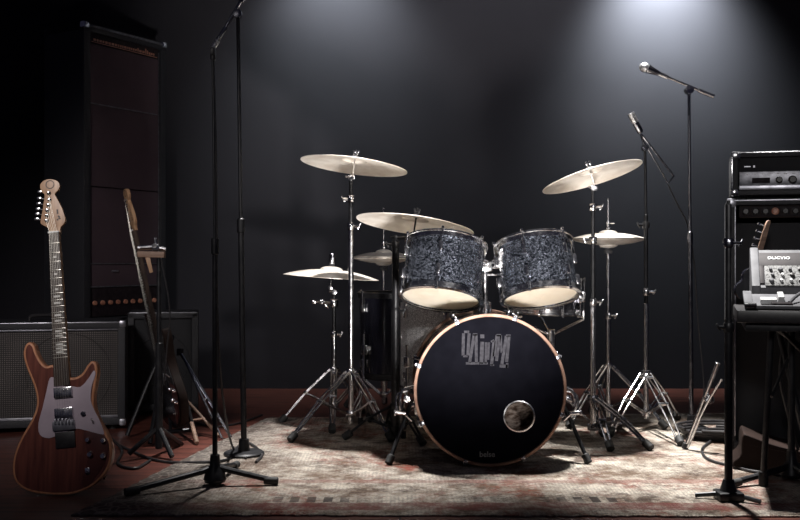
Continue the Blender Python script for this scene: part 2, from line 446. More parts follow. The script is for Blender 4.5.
# ------------------------------------------------------------------ drums
def drum(name, label, M, R, H, shell, hoopm, nl=6, skin0='drum_skin', skin1='drum_skin', top=True, cat='drum', lug0=0.0, group=None, lugm='chrome', long_lug=False):
    """axis = local z of M, origin at the middle of the shell; skin0 is the lower head"""
    t = thing(name, label, cat, M.translation + Vector((0, 0, 0)), group)
    b = nb(); lathe(b, [(R, -H / 2 + .006), (R, H / 2 - .006), (R - .008, H / 2 - .006), (R - .008, -H / 2 + .006)], M, 64, True)
    part('shell', b, shell, t)
    for s, nm in ((-1, 'bottom_hoop'), (1, 'top_hoop')):
        b = nb(); h = s * H / 2
        lathe(b, [(R + .004, h - s * .022), (R + .009, h - s * .022), (R + .009, h - s * .004), (R + .013, h - s * .002), (R + .013, h + s * .004),
                  (R + .003, h + s * .009), (R - .003, h + s * .006), (R + .002, h - s * .002)], M, 64, True)
        part(nm, b, hoopm, t)
    for s, nm, sk in ((-1, 'bottom_head', skin0), (1, 'top_head', skin1)):
        b = nb(); h = s * (H / 2 - .004)
        lathe(b, [(0, h), (R * .5, h), (R - .006, h), (R + .002, h - s * .006), (R + .002, h - s * .010), (R - .008, h - s * .006), (R * .5, h - s * .0015), (0, h - s * .0015)], M, 64)
        part(nm, b, sk, t)
    for k in range(nl):
        a = lug0 + 2 * PI * k / nl
        u = Vector((math.cos(a), math.sin(a), 0))
        for s in (-1, 1):
            b = nb()
            c0 = M @ (u * (R + .012) + Vector((0, 0, s * (H / 2 - .072 if not long_lug else .02))))
            A = Matrix(((M.to_3x3() @ u), (M.to_3x3() @ u.cross(Vector((0, 0, 1)))), M.to_3x3() @ Vector((0, 0, 1)))).transposed().to_4x4()
            A.translation = c0
            box(b, (.022, .016, .042), A, .005)
            p = M @ (u * (R + .016) + Vector((0, 0, s * (H / 2 - .055)))); q = M @ (u * (R + .016) + Vector((0, 0, s * (H / 2 + .006))))
            cyl(b, p, q, .0032, 8)
            cyl(b, M @ (u * (R + .016) + Vector((0, 0, s * (H / 2 + .002)))), M @ (u * (R + .016) + Vector((0, 0, s * (H / 2 + .014)))), .006, 8)
            part('lug', b, lugm, t)
    return t

def rotm(loc, roll=0, pitch=0, yaw=0):
    """roll > 0 drops the right side, pitch > 0 lifts the near edge"""
    return Matrix.Translation(loc) @ Matrix.Rotation(math.radians(yaw), 4, 'Z') @ Matrix.Rotation(math.radians(roll), 4, 'Y') @ Matrix.Rotation(math.radians(-pitch), 4, 'X')

# --- bass drum
BR = .288; BC = Vector((.357, 4.16, BR + .0165 + RUG)); BH = .40
def bass():
    M = orient(BC, (0, -1, 0), (1, 0, 0))     # local z points at the camera
    t = thing('bass_drum', 'large bass drum with black front head, copper rim and grey lettering', 'drum', (BC.x, BC.y, RUG))
    b = nb(); lathe(b, [(BR, -BH / 2), (BR, BH / 2), (BR - .009, BH / 2), (BR - .009, -BH / 2)], M, 96, True)
    part('shell', b, ['midnight_sparkle'], t)
    b = nb(); lathe(b, [(BR - .0095, -BH / 2 + .01), (BR - .0095, BH / 2 - .01), (BR - .012, BH / 2 - .01), (BR - .012, -BH / 2 + .01)], M, 96, True)
    part('inner_shell', b, 'shell_wood', t, 'bare wood inside of the shell')
    for s, nm in ((1, 'front_hoop'), (-1, 'rear_hoop')):
        b = nb(); h = s * BH / 2
        lathe(b, [(BR + .003, h - s * .03), (BR + .014, h - s * .03), (BR + .0155, h), (BR + .014, h + s * .008), (BR + .004, h + s * .009), (BR + .001, h)], M, 96, True)
        part(nm, b, 'copper_hoop', t)
    # front head with the port cut out
    hx, hy, hr = (519 - 490) * .00396, -(417 - 391) * .00396, .060
    n = 96; h = BH / 2 + .002
    b = nb(); rings = []
    for q in range(9):
        f = q / 8
        row = []
        for i in range(n):
            a = 2 * PI * i / n
            inner = Vector((hx + hr * math.cos(a), hy + hr * math.sin(a))); outer = Vector(((BR + .002) * math.cos(a), (BR + .002) * math.sin(a)))
            p = inner.lerp(outer, f)
            row.append(b.verts.new(M @ Vector((p.x, p.y, h + .0 * f))))
        rings.append(row)
    for a_, c_ in zip(rings, rings[1:]):
        for i in range(n): b.faces.new((a_[i], a_[(i + 1) % n], c_[(i + 1) % n], c_[i]))
    r = bmesh.ops.extrude_face_region(b, geom=b.faces[:])
    for e in r['geom']:
        if isinstance(e, bmesh.types.BMVert): e.co.y += .001
    hd = part('front_head', b, 'bass_head', t, 'black front head')
    b = nb(); MP = M @ Matrix.Translation((hx, hy, h))
    lathe(b, [(hr - .004, -.006), (hr + .002, -.006), (hr + .004, .0005), (hr + .003, .003), (hr - .002, .004), (hr - .004, .001)], MP, 48, True)
    part('port_ring', b, 'chrome', hd, 'chrome ring round the sound hole')
    # lettering
    def PX(x, y): # zoom crop coordinates to head plane
        return ((440 + x / 8.89 - 490) * .00396, -(320 + y / 8.89 - 391) * .00396)
    S = [((207, 125), (203, 322), 27), ((257, 125), (246, 322), 27), ((212, 112), (258, 112), 22), ((204, 328), (244, 328), 20),
         ((302, 135), (262, 385), 27), ((318, 132), (322, 385), 27), ((228, 392), (345, 392), 22), ((290, 135), (330, 135), 20),
         ((374, 200), (366, 395), 34), ((356, 152), (392, 152), 34),
         ((409, 205), (404, 392), 22), ((433, 205), (426, 360), 20), ((350, 393), (424, 393), 18),
         ((478, 190), (456, 410), 27), ((450, 200), (480, 186), 16), ((445, 408), (480, 408), 14),
         ((506, 140), (480, 330), 27), ((530, 140), (500, 370), 27), ((538, 142), (546, 300), 20), ((500, 142), (540, 142), 20),
         ((588, 148), (548, 400), 28), ((612, 145), (590, 380), 28), ((585, 145), (626, 145), 18), ((596, 390), (592, 432), 22), ((528, 415), (600, 418), 28)]
    b = nb()
    for (p, q, w) in S:
        p, q = Vector(PX(*p)), Vector(PX(*q)); w = w / 8.89 * .00396 / 2
        d = (q - p).normalized(); e = Vector((-d.y, d.x)) * w
        prism(b, [tuple(p + e), tuple(p - e), tuple(q - e), tuple(q + e)], h + .0002, h + .0008, M)
    part('front_lettering', b, 'print_grey', hd, 'tall grey hand-drawn lettering')
    lx, ly = (487 - 490) * .00396, -(455.2 - 391) * .00396
    b = text_mesh('belse', .030, M @ Matrix.Translation((lx, ly, h + .0006)), .0002, .0006)
    part('small_lettering', b, 'print_pale', hd, 'small grey lettering near the bottom of the head')
    # claws
    for k in range(8):
        a = PI / 2 + (k + .5) * 2 * PI / 8 + .06
        u = Vector((math.cos(a), math.sin(a), 0))
        A = Matrix(((M.to_3x3() @ u), (M.to_3x3() @ u.cross(Vector((0, 0, 1)))), M.to_3x3() @ Vector((0, 0, 1)))).transposed().to_4x4()
        for s in (1, -1):
            b = nb()
            A.translation = M @ (u * (BR + .0175) + Vector((0, 0, s * (BH / 2 - .005)))); box(b, (.005, .02, .034), A, .002)
            A.translation = M @ (u * (BR + .0115) + Vector((0, 0, s * (BH / 2 + .0105)))); box(b, (.016, .018, .003), A, .001)
            A.translation = M @ (u * (BR + .018) + Vector((0, 0, s * .08))); box(b, (.026, .02, .06), A, .006)
            cyl(b, M @ (u * (BR + .021) + Vector((0, 0, s * .08))), M @ (u * (BR + .021) + Vector((0, 0, s * (BH / 2 - .01)))), .004, 8)
            cyl(b, M @ (u * (BR + .021) + Vector((0, 0, s * (BH / 2 - .03)))), M @ (u * (BR + .021) + Vector((0, 0, s * (BH / 2 + .006)))), .0065, 8)
            part('tension_claw', b, 'dark_chrome', t)
    b = nb(); lathe(b, [(0, -BH / 2), (BR + .001, -BH / 2), (BR + .001, -BH / 2 - .002), (0, -BH / 2 - .002)], M, 96)
    part('rear_head', b, 'drum_skin', t, 'pale batter head at the back')
    # spurs
    for s, foot in ((-1, at(389, 469, 4.0)), (1, at(588, 468, 4.02))):
        foot.z = RUG + .012
        top = Vector((BC.x + s * (BR + .02), BC.y - .05, BC.z - .06 - .02))
        b = nb(); box(b, (.03, .07, .08), orient(Vector((BC.x + s * (BR * .985), top.y, top.z)), (s, 0, .0), (0, 1, 0)) @ Matrix.Rotation(PI / 2, 4, 'Y'), .008)
        cyl(b, top - Vector((s * .03, 0, 0)), top + Vector((s * .015, 0, 0)), .014, 12)
        sp = part('spur', b, 'chrome', t)
        b = nb(); q = top + Vector((s * .005, -.02, .01))
        tube(b, [q + Vector((-s * .02, 0, .07)), q + Vector((s * .035, -.01, .05)), q + Vector((s * .04, -.015, -.02)), q + Vector((-s * .005, -.02, -.07))], .006, 8, True)
        tube(b, [q + Vector((-s * .01, .01, -.03)), q + Vector((s * .05, .0, -.04)), q + Vector((s * .055, .02, .03)), q + Vector((.0, .03, .05))], .0045, 8, True)
        cyl(b, q + Vector((s * .015, -.03, .02)), q + Vector((s * .015, .02, .02)), .015, 14); cyl(b, q + Vector((s * .02, -.02, -.04)), q + Vector((s * .06, -.025, -.035)), .010, 12)
        box(b, (.008, .03, .022), Matrix.Translation(q + Vector((s * .064, -.025, -.035))), .003); box(b, (.03, .006, .012), Matrix.Translation(q + Vector((s * .015, -.034, .02))) @ Matrix.Rotation(.5, 4, 'Y'), .002)
        part('spur_clamp', b, 'chrome', t)
        b = nb(); elbow = top.lerp(foot, .38)
        cyl(b, top + Vector((0, 0, .02)), foot, .0085, 12); cyl(b, elbow - (foot - top) * .04, elbow + (foot - top) * .05, .014, 12)
        part('spur_leg', b, 'black_metal', sp, 'black leg of the spur')
        b = nb(); d = (foot - top).normalized(); cyl(b, foot - d * .03, foot + d * .008, .016, 12)
        part('rubber_foot', b, 'rubber', sp)
    # small riser cradle under the shell
    b = nb(); bx(b, BC.x - .10, BC.x + .10, BC.y - .06, BC.y + .06, RUG, RUG + .034, .006)
    part('cradle', b, 'rubber', t, 'black rubber block the shell sits on')
    # tom holder post on top
    top = Vector((.362, 4.26, BC.z + BR))
    b = nb(); cyl(b, top - Vector((0, 0, .01)), top + Vector((0, 0, .05)), .028, 20); cyl(b, top + Vector((0, 0, .03)), top + Vector((0, 0, .215)), .014, 16)
    box(b, (.06, .05, .045), Matrix.Translation(top + Vector((0, 0, .20))), .01)
    cyl(b, top + Vector((-.09, -.005, .195)), top + Vector((.09, -.005, .195)), .0055, 10)
    cyl(b, top + Vector((-.09, -.005, .165)), top + Vector((.09, -.005, .165)), .0055, 10)
    cyl(b, top + Vector((0, -.03, .20)), top + Vector((0, -.055, .20)), .006, 10)
    part('tom_holder', b, 'chrome', t, 'chrome tom holder post with two cross rods')
bass()

m = mat('rug_mottle', (.4, .3, .25), .9)  # brown mottling that imitates the rug reflected in the sound hole
add_noise(m, 38, (.12, .07, .05), (.62, .50, .43), lo=.38, hi=.62, bump=.8, stretch=(1, 1, 2.2))
def filler():  # added lump behind the port, standing in for the reflected rug
    b = nb(); cx, cy_, cz = BC.x + .02, BC.y + .02, RUG + .030
    random.seed(9); n1, n2 = 26, 14; V = []
    for j in range(n2 + 1):
        v = j / n2 * PI; row = []
        for i in range(n1):
            a = 2 * PI * i / n1
            w_ = 1 + .07 * math.sin(3 * a + 2 * v) + .05 * math.sin(7 * a - 3 * v)
            x = .19 * math.sin(v) ** .7 * math.cos(a) * w_ if 0 < j < n2 else 0
            y = .12 * math.sin(v) ** .7 * math.sin(a) * w_ if 0 < j < n2 else 0
            row.append(b.verts.new((cx + x, cy_ + y, cz + .19 - .165 * math.cos(v) + .010 * math.sin(5 * a) * math.sin(v))))
        V.append(row)
    for j in range(n2):
        for i in range(n1): b.faces.new((V[j][i], V[j][(i + 1) % n1], V[j + 1][(i + 1) % n1], V[j + 1][i]))
    bmesh.ops.remove_doubles(b, verts=b.verts[:], dist=1e-5)
    single('filler', b, 'rug_mottle', 'mottled brown filler added inside to imitate rug reflection at the round sound hole', 'filler', (cx, cy_, cz), angle=60)
filler()

# --- rack toms; each carries its own bracket
def bracket(t, p, q):
    b = nb()
    box(b, (.02, .06, .08), Matrix.Translation(p), .006)
    cyl(b, p + Vector((0, -.02, .02)), p + Vector((0, -.045, .02)), .012, 12)
    cyl(b, p + Vector((0, -.02, -.02)), p + Vector((0, -.04, -.02)), .009, 12)
    cyl(b, p, q, .009, 12)
    part('bracket', b, 'chrome', t)
ML = rotm(at(443.5, 271.5, 4.17), 7, 19)
tl = drum('rack_tom', 'dark sparkle rack tom under the low crash, left of the pair', ML, .163, .240, 'midnight_sparkle', 'chrome', 6, lug0=.35, group=None)
bracket(tl, at(479, 258, 4.16) + Vector((.0, 0, 0)), at(487, 262, 4.22))
MR = rotm(at(537, 270.5, 4.17), -5, 19)
tr_ = drum('rack_tom', 'dark sparkle rack tom right of the chrome holder post', MR, .155, .236, 'midnight_sparkle', 'chrome', 6, lug0=.15)
bracket(tr_, at(500, 258, 4.16), at(493, 262, 4.22))

def floor_tom(label, x, y, R, z0, z1, shell, hoop):
    M = Matrix.Translation((x, y, (z0 + z1) / 2))
    t = drum('floor_tom', label, M, R, z1 - z0, shell, hoop, 6, lug0=.6)
    for a in (-2.45, -.6, 1.6):
        u = Vector((math.cos(a), math.sin(a), 0)); c = Vector((x, y, 0))
        zf = RUG if c.y + u.y * (R + .05) < 5.15 else 0
        b = nb(); p = c + u * (R + .02)
        tube(b, [p + Vector((0, 0, z0 + .22)), p + Vector((0, 0, z0 - .02)), p + u * .02 + Vector((0, 0, z0 - .05)), p + u * .02 + Vector((0, 0, zf + .02))], .0055, 8)
        box(b, (.03, .03, .05), Matrix.Translation(p + Vector((0, 0, z0 + .14)) - u * .006) @ Matrix.Rotation(a, 4, 'Z'), .006)
        lg = part('leg', b, 'chrome', t)
        b = nb(); cyl(b, p + u * .02 + Vector((0, 0, zf + .001)), p + u * .02 + Vector((0, 0, zf + .035)), .013, 12)
        part('rubber_foot', b, 'rubber', lg)
    return t
floor_tom('silver grey sparkle floor tom behind the bass drum', .197, 4.74, .195, .22, .655, 'silver_sparkle', 'dark_chrome')
ft = floor_tom('glossy black floor tom standing furthest back', -.025, 5.13, .183, .24, .66, 'black_lacquer', 'black_metal')
b = nb(); p = at(358.5, 349, 4.98); box(b, (.035, .002, .015), Matrix.Translation(Vector((-.16, 5.0, .39))) @ Matrix.Rotation(-.75, 4, 'Z') , .0)
part('badge', b, 'white_paint', ft, 'small white badge')

# --- snare
MS = rotm(Vector((.68, 4.64, .665)), 2, -1)
sn = drum('snare_drum', 'chrome snare drum on a basket stand behind the right tom', MS, .158, .15, 'dark_chrome', 'chrome', 10)
def snare_stand():
    c = Vector((.70, 4.64, RUG))
    t = thing('snare_stand', 'chrome basket stand holding the snare drum', 'stand', c)
    b = nb(); cyl(b, c + Vector((0, 0, .06)), c + Vector((0, 0, .46)), .012); cyl(b, c + Vector((0, 0, .40)), c + Vector((0, 0, .50)), .022, 16)
    part('pole', b, 'chrome', t)
    for a in (-.5, 1.6, 3.7):
        u = Vector((math.cos(a), math.sin(a), 0)); b = nb()
        k = Vector((.68, 4.64, 0)) + u * .178
        tube(b, [c + Vector((0, 0, .47)), Vector((k.x, k.y, .56)), Vector((k.x, k.y, .60))], .006, 8)
        cyl(b, Vector((k.x, k.y, .572)) + u * .004, Vector((k.x, k.y, .572)) - u * .03, .006, 8)
        part('basket_arm', b, 'chrome', t)
        u = Vector((math.cos(a + .5), math.sin(a + .5), 0)); b = nb()
        e = Vector((-u.y, u.x, 0)) * .012; f = c + u * .24; f.z = RUG + .012
        for s in (-1, 1): tube(b, [c + e * s + Vector((0, 0, .25)), f + e * s * .6], .0045, 8)
        lg = part('leg', b, 'chrome', t)
        b = nb(); cyl(b, f + Vector((0, 0, .018)) - u * .01, f + Vector((0, 0, -.012)) + u * .006, .013, 10); part('rubber_foot', b, 'rubber', lg)
snare_stand()

# ------------------------------------------------------------------ cymbals and stands
def cymbal(label, c, D, roll, pitch, bell=1.0, name='cymbal', bow=.02, flip=False):
    R = D / 2; M = rotm(c, roll, pitch)
    s = -1 if flip else 1
    pr = []
    br = .19 * R + .012
    for k in range(9):                      # bell
        a = k / 8 * PI / 2
        pr.append((max(.006, br * math.sin(a)), bow + .016 * bell * math.cos(a)))
    for k in range(1, 13):
        f = k / 12; r = br + (R - br) * f
        pr.append((r, bow * (1 - f ** 1.7)))
    th = .0022
    prof = [(r, s * h) for r, h in pr] + [(r, s * (h - th)) for r, h in reversed(pr)]
    b = nb(); lathe(b, prof, M, 72, True)
    return single(name, b, 'brass', label, 'cymbal', c, frame=M), M

def wing(t, M, z, mt='chrome'):
    """felt, washer and wing nut on the rod above a cymbal"""
    b = nb(); lathe(b, [(0, z), (.014, z), (.015, z + .003), (.015, z + .010), (.012, z + .013), (0, z + .013)], M, 16)
    part('felt', b, 'felt', t)
    b = nb(); lathe(b, [(0, z + .013), (.008, z + .013), (.007, z + .026), (0, z + .026)], M, 12)
    for s in (-1, 1):
        box(b, (.010, .004, .022), M @ Matrix.Translation((s * .009, 0, z + .030)) @ Matrix.Rotation(s * .25, 4, 'Y'), .0015)
    lathe(b, [(.0035, z + .02), (.0035, z + .045), (0, z + .046)], M, 8)
    part('wing_nut', b, mt, t)

def stand_legs(t, c, hub, feet, m, low, w=.014, r=.0056, foot=.018):
    """double-tube legs from the sliding hub to their rubber feet, braced to the pole"""
    for f in feet:
        f = Vector(f); d = Vector((f.x - c.x, f.y - c.y, 0)); u = d.normalized(); e = Vector((-u.y, u.x, 0)) * w
        zf = f.z + .016
        P = Vector((c.x, c.y, hub)) + u * .022; Q = Vector((f.x, f.y, zf)); mid = P.lerp(Q, .5) + Vector((0, 0, .012))
        b = nb()
        for s in (-1, 1): tube(b, [P + e * s, mid + e * s, Q + e * s * .5], r, 8)
        for k in (.06, .94):
            x = P.lerp(Q, k); cyl(b, x - e * 1.1, x + e * 1.1, r * 1.25, 8)
        # brace from the lower collar
        lo = Vector((c.x, c.y, low)) + u * .018
        for s in (-1, 1): tube(b, [lo + e * s * .6, mid + e * s * .6], r * .85, 8)
        cyl(b, mid - e * 1.4, mid + e * 1.4, r * 1.5, 8)
        lg = part('leg', b, m, t)
        b = nb(); dd = (Q - P).normalized()
        cyl(b, Q - dd * .035, Q + dd * .010, foot, 12); part('rubber_foot', b, 'rubber', lg)

def clamp(t, p, m, side=1, name='clamp', s=1.0):
    b = nb(); lathe(b, [(0, -.016 * s), (.016 * s, -.016 * s), (.018 * s, -.012 * s), (.018 * s, .012 * s), (.016 * s, .016 * s), (0, .016 * s)], Matrix.Translation(p), 16)
    cyl(b, p, p + Vector((side * .041 * s, -.012, 0)), .006 * s, 8)
    box(b, (.008 * s, .005, .030 * s), Matrix.Translation(p + Vector((side * .038 * s, -.012, 0))) @ Matrix.Rotation(.5 * side, 4, 'Y'), .002)
    part(name, b, m, t)

def cymbal_stand(label, c, tilter, Mc, hub, low, feet, joints, m='chrome', r0=.0125, name='cymbal_stand', lm=None, cym_z=.036, poletop=None, clamps=1):
    """c base point; the pole rises to the tilter point, a short arm and rod carries the cymbal"""
    t = thing(name, label, 'stand', c)
    c = Vector(c)
    zt = tilter.z
    segs = [low - .05] + joints + [zt]
    rr = r0
    for z0, z1 in zip(segs, segs[1:]):
        b = nb(); cyl(b, (c.x, c.y, z0), (c.x, c.y, z1 + .004), rr, 16); rr *= .80
        part('pole' if z0 == segs[0] else 'upper_tube', b, m if z0 == segs[0] else 'black_metal', t)
    sd = 1
    for z in joints:
        clamp(t, Vector((c.x, c.y, z)), m, sd); sd = -sd
    if hub: 
        for z in (hub, low):
            b = nb(); lathe(b, [(0, -.014), (.024, -.014), (.026, -.01), (.026, .01), (.024, .014), (0, .014)], Matrix.Translation((c.x, c.y, z)), 18)
            part('collar', b, lm or m, t)
        stand_legs(t, c, hub, feet, lm or m, low)
    # tilter and rod to the cymbal
    top = Mc @ Vector((0, 0, .004)); under = Mc @ Vector((0, 0, -.055))
    b = nb(); P = Vector((c.x, c.y, zt))
    lathe(b, [(0, -.014), (.014, -.012), (.014, .012), (0, .014)], orient(P, (0, 1, 0)), 14)
    tube(b, [P, under], .0075, 8); lathe(b, [(0, -.012), (.011, -.01), (.011, .01), (0, .012)], orient(under, (0, 1, 0)), 14)
    cyl(b, under, Mc @ Vector((0, 0, cym_z + .03)), .0042, 8)
    cyl(b, P + Vector((0, -.005, 0)), P + Vector((-.025, -.03, .004)), .004, 8)
    part('tilter', b, m, t)
    wing(t, Mc, cym_z, m)
    return t

G = RUG
cy, Mc1 = cymbal('tall crash cymbal tipped slightly right, highest on the left side', at(354, 166, 4.75), .51, 7, 4, bow=.026)
cymbal_stand('chrome cymbal stand holding the highest left crash', (-.233, 4.75, G), at(351, 178, 4.75), Mc1, .30, .10,
    [(-.49, 4.49, G), (-.04, 4.50, G), (-.15, 5.06, G)], [.99, 1.12], r0=.0135)
cy, Mc2 = cymbal('crash cymbal tipped right above the left rack tom', at(415, 225.5, 4.47), .53, 8, 7, bow=.028)
cymbal_stand('thick black cymbal stand beside the left rack tom', (-.020, 4.52, G), at(396, 238, 4.52), Mc2, .17, .07,
    [(-.25, 4.56, G), (.10, 4.40, G), (-.06, 4.86, G)], [.60, .90], m='black_metal', r0=.020, name='cymbal_stand')
cy, Mc3 = cymbal('wide thin cymbal with raised bell, lowest at far left', at(331, 277, 5.12), .49, 4, 0, bell=1.2, bow=.036)
t3 = cymbal_stand('short chrome stand holding the lowest left cymbal', (-.338, 5.12, G), at(334, 292, 5.12), Mc3, .27, .09,
    [(-.60, 5.06, 0), (-.32, 4.72, G), (-.20, 5.40, 0)], [.45], r0=.0125, cym_z=.054)
clamp(t3, at(334, 303, 5.12), 'chrome', -1, s=1.3)
b = nb(); p = at(334, 303, 5.12); cyl(b, p, at(322, 302, 5.12), .006, 8); box(b, (.02, .014, .022), Matrix.Translation(at(322, 302, 5.12)), .004)
cyl(b, at(323, 302, 5.12), at(329, 309, 5.12), .004, 8); cyl(b, at(322, 302, 5.12), at(312, 302, 5.12), .0045, 8); box(b, (.022, .014, .018), Matrix.Translation(at(314, 302, 5.12)), .005)
part('tightening_lever', b, 'chrome', t3)
b = nb(); lathe(b, [(0, .067), (.016, .067), (.017, .07), (.017, .115), (.012, .12), (0, .12)], Mc3, 16)
part('cymbal_sleeve', b, 'dark_chrome', t3)

cy, Mc5 = cymbal('large crash cymbal tilted up to the right, highest on the right side', at(592, 177, 4.55), .465, -15, 8, bow=.026)
cymbal_stand('chrome cymbal stand holding the tilted right crash', (.878, 4.55, G), at(593, 188, 4.55), Mc5, .20, .07,
    [(1.075, 4.30, G), (.90, 4.28, G), (.97, 4.88, G)], [.64, .92, 1.07], r0=.0135, lm='dark_chrome')

def hihat(label_top, label_bot, label_st, c, z, D, rodtop, feet, hub, low, group=None):
    c = Vector(c)
    cymbal(label_top, Vector((c.x, c.y, z + .006)), D, 0, 0, name='hi_hat_cymbal', bow=.026, bell=1.0)
    cymbal(label_bot, Vector((c.x, c.y, z - .002)), D, 0, 0, name='hi_hat_cymbal', bow=.026, bell=1.0, flip=True)
    t = thing('hi_hat_stand', label_st, 'stand', c)
    b = nb(); cyl(b, (c.x, c.y, low - .05), (c.x, c.y, .55), .0125, 16); cyl(b, (c.x, c.y, .54), (c.x, c.y, z - .052), .0095, 16)
    part('pole', b, 'chrome', t)
    b = nb(); cyl(b, (c.x, c.y, z - .06), (c.x, c.y, rodtop), .0038, 10); part('pull_rod', b, 'chrome', t)
    b = nb(); lathe(b, [(0, -.012), (.020, -.012), (.022, 0), (.014, .010), (0, .010)], Matrix.Translation((c.x, c.y, z - .058)), 20)
    part('lower_seat', b, 'felt', t)
    b = nb(); lathe(b, [(0, 0), (.016, 0), (.016, .010), (.010, .014), (.010, .03), (.014, .032), (.014, .04), (0, .042)], Matrix.Translation((c.x, c.y, z + .050)), 16)
    cyl(b, (c.x, c.y, z + .082), (c.x + .03, c.y - .01, z + .082), .0035, 8)
    part('clutch', b, 'chrome', t)
    clamp(t, Vector((c.x, c.y, .55)), 'chrome')
    for q in (hub, low):
        b = nb(); lathe(b, [(0, -.014), (.022, -.014), (.024, 0), (.022, .014), (0, .014)], Matrix.Translation((c.x, c.y, q)), 18)
        part('collar', b, 'chrome', t)
    stand_legs(t, c, hub, feet, 'chrome', low)
    return t
hh = hihat('upper hi-hat cymbal on the right stand', 'lower upturned hi-hat cymbal on the right stand', 'chrome hi-hat stand with tall rod, right side of the kit',
    (1.045, 5.02, G), at(0, 239.5, 5.02).z, .365, at(0, 198, 5.02).z, [(1.28, 4.83, G), (.82, 4.86, G), (1.02, 5.33, G)], .30, .09)
b = nb()
tube(b, [(1.045, 4.99, .10), (1.045, 4.90, .03), (1.045, 4.84, .022)], .005, 8); box(b, (.085, .25, .012), Matrix.Translation((1.045, 4.80, .045)) @ Matrix.Rotation(-.16, 4, 'X'), .004)
part('foot_pedal', b, 'dark_chrome', hh)
hihat('upper cymbal of the small hi-hat at the back left', 'lower cymbal of the small hi-hat at the back left', 'chrome stand of the small hi-hat behind the black floor tom',
    (-.090, 5.50, 0), at(0, 258, 5.50).z, .345, at(0, 208, 5.50).z, [(.12, 5.62, 0), (-.30, 5.62, 0), (-.09, 5.76, 0)], .30, .09)

# ------------------------------------------------------------------ microphones
def microphone(label, head, tail, r=.022, cable=None, pencil=False):
    head, tail = Vector(head), Vector(tail); d = (tail - head); Ln = d.length; M = orient(head, d)
    t = thing('microphone', label, 'microphone', tail)
    b = nb()
    if pencil:
        lathe(b, [(0, 0), (r, .003), (r, .05), (r * .9, .055), (0, .055)], M, 20)
    else:
        lathe(b, [(0, -.002)] + [(r * 1.15 * math.sin(a), .024 - .026 * math.cos(a)) for a in (.4, .8, 1.2, 1.6, 2.0, 2.3)] + [(0, .044)], M, 24)
    part('grille', b, 'mesh_grille', t)
    b = nb()
    if pencil: lathe(b, [(0, .05), (r * .92, .055), (r * .92, Ln - .01), (r * .6, Ln), (0, Ln)], M, 20)
    else: lathe(b, [(0, .04), (r, .04), (r, .048), (r * .85, .06), (r * .55, Ln - .006), (r * .5, Ln), (0, Ln)], M, 20)
    part('body', b, 'dark_chrome', t)
    return t

def weight_base(b, c, R=.12, h=.022):
    lathe(b, [(0, .001), (R, .001), (R, h * .5), (R * .93, h * .8), (R * .3, h), (.02, h + .05), (0, h + .05)], Matrix.Translation(c), 32)

def flat_tripod(t, c, feet, hubz=.06, m='black_metal', r=.011):
    b = nb(); lathe(b, [(0, .0), (.036, .0), (.042, .012), (.036, .035), (.020, .06), (.017, .10), (0, .10)], Matrix.Translation((c.x, c.y, c.z + .012)), 20)
    part('hub', b, m, t)
    for f in feet:
        f = Vector(f); b = nb()
        u = Vector((f.x - c.x, f.y - c.y, 0)).normalized()
        tube(b, [Vector((c.x, c.y, c.z + hubz)) + u * .015, Vector((c.x, c.y, c.z + hubz * .85)) + u * .05, Vector((f.x, f.y, f.z + .016))], [r, r, r * .95], 10)
        lg = part('leg', b, m, t)
        b = nb(); cyl(b, Vector((f.x, f.y, f.z + .018)) - u * .04, Vector((f.x, f.y, f.z + .0155)) + u * .012, .0145, 12); part('rubber_foot', b, 'rubber', lg)

# front left stand: straight black pole on a low tripod
c = Vector(((215 - 400) / F * 3.64, 3.64, G))
t = thing('microphone_stand', 'straight black stand on a wide low tripod at the rug front', 'stand', c)
flat_tripod(t, c, [(at(128, 500, 3.47).x, 3.47, G), (at(275, 488, 3.64).x, 3.64, G), (c.x + .03, 3.93, G)], .065)
b = nb(); cyl(b, c + Vector((0, 0, .05)), c + Vector((0, 0, .86)), .0095, 14); cyl(b, c + Vector((0, 0, .85)), Vector((at(213, 60, 3.64).x, 3.64, at(213, 60, 3.64).z)), .0055, 12)
cyl(b, c + Vector((0, 0, .84)), c + Vector((0, 0, .90)), .014, 14)
p = Vector((at(213, 60, 3.64).x, 3.64, at(213, 60, 3.64).z))
part('pole', b, 'black_metal', t)
b = nb(); cyl(b, p, p + Vector((0, 0, .02)), .010, 12); box(b, (.018, .03, .03), Matrix.Translation(p + Vector((0, 0, .03))), .006)
part('clip', b, 'black_plastic', t)
# second left stand with boom microphone
c = Vector(((244 - 400) / F * 4.21, 4.21, G)); topc = at(238, 14, 4.21)
t = thing('microphone_stand', 'tall black boom stand on a small round base, left of the kit', 'stand', c)
b = nb(); weight_base(b, c, .085, .018); part('base', b, 'black_metal', t)
b = nb(); cyl(b, c + Vector((0, 0, .03)), (topc - c) * .52 + c, .0125, 14); cyl(b, (topc - c) * .51 + c, topc, .008, 12); q = (topc - c) * .52 + c
cyl(b, q - (topc - c).normalized() * .03, q + (topc - c).normalized() * .03, .017, 14)
part('pole', b, 'black_metal', t)
b = nb(); cyl(b, at(246, -8, 4.21), at(226, 27, 4.21), .008, 12)
lathe(b, [(0, -.018), (.018, -.016), (.018, .016), (0, .018)], orient(topc, (0, 1, 0)), 14); cyl(b, at(244, -4, 4.21), at(241, 2, 4.21), .014, 12)
part('boom', b, 'dark_chrome', t)
microphone('slim dark microphone hanging from the left boom', at(211, 51, 4.21), at(226.5, 26.5, 4.21), .011, pencil=True)

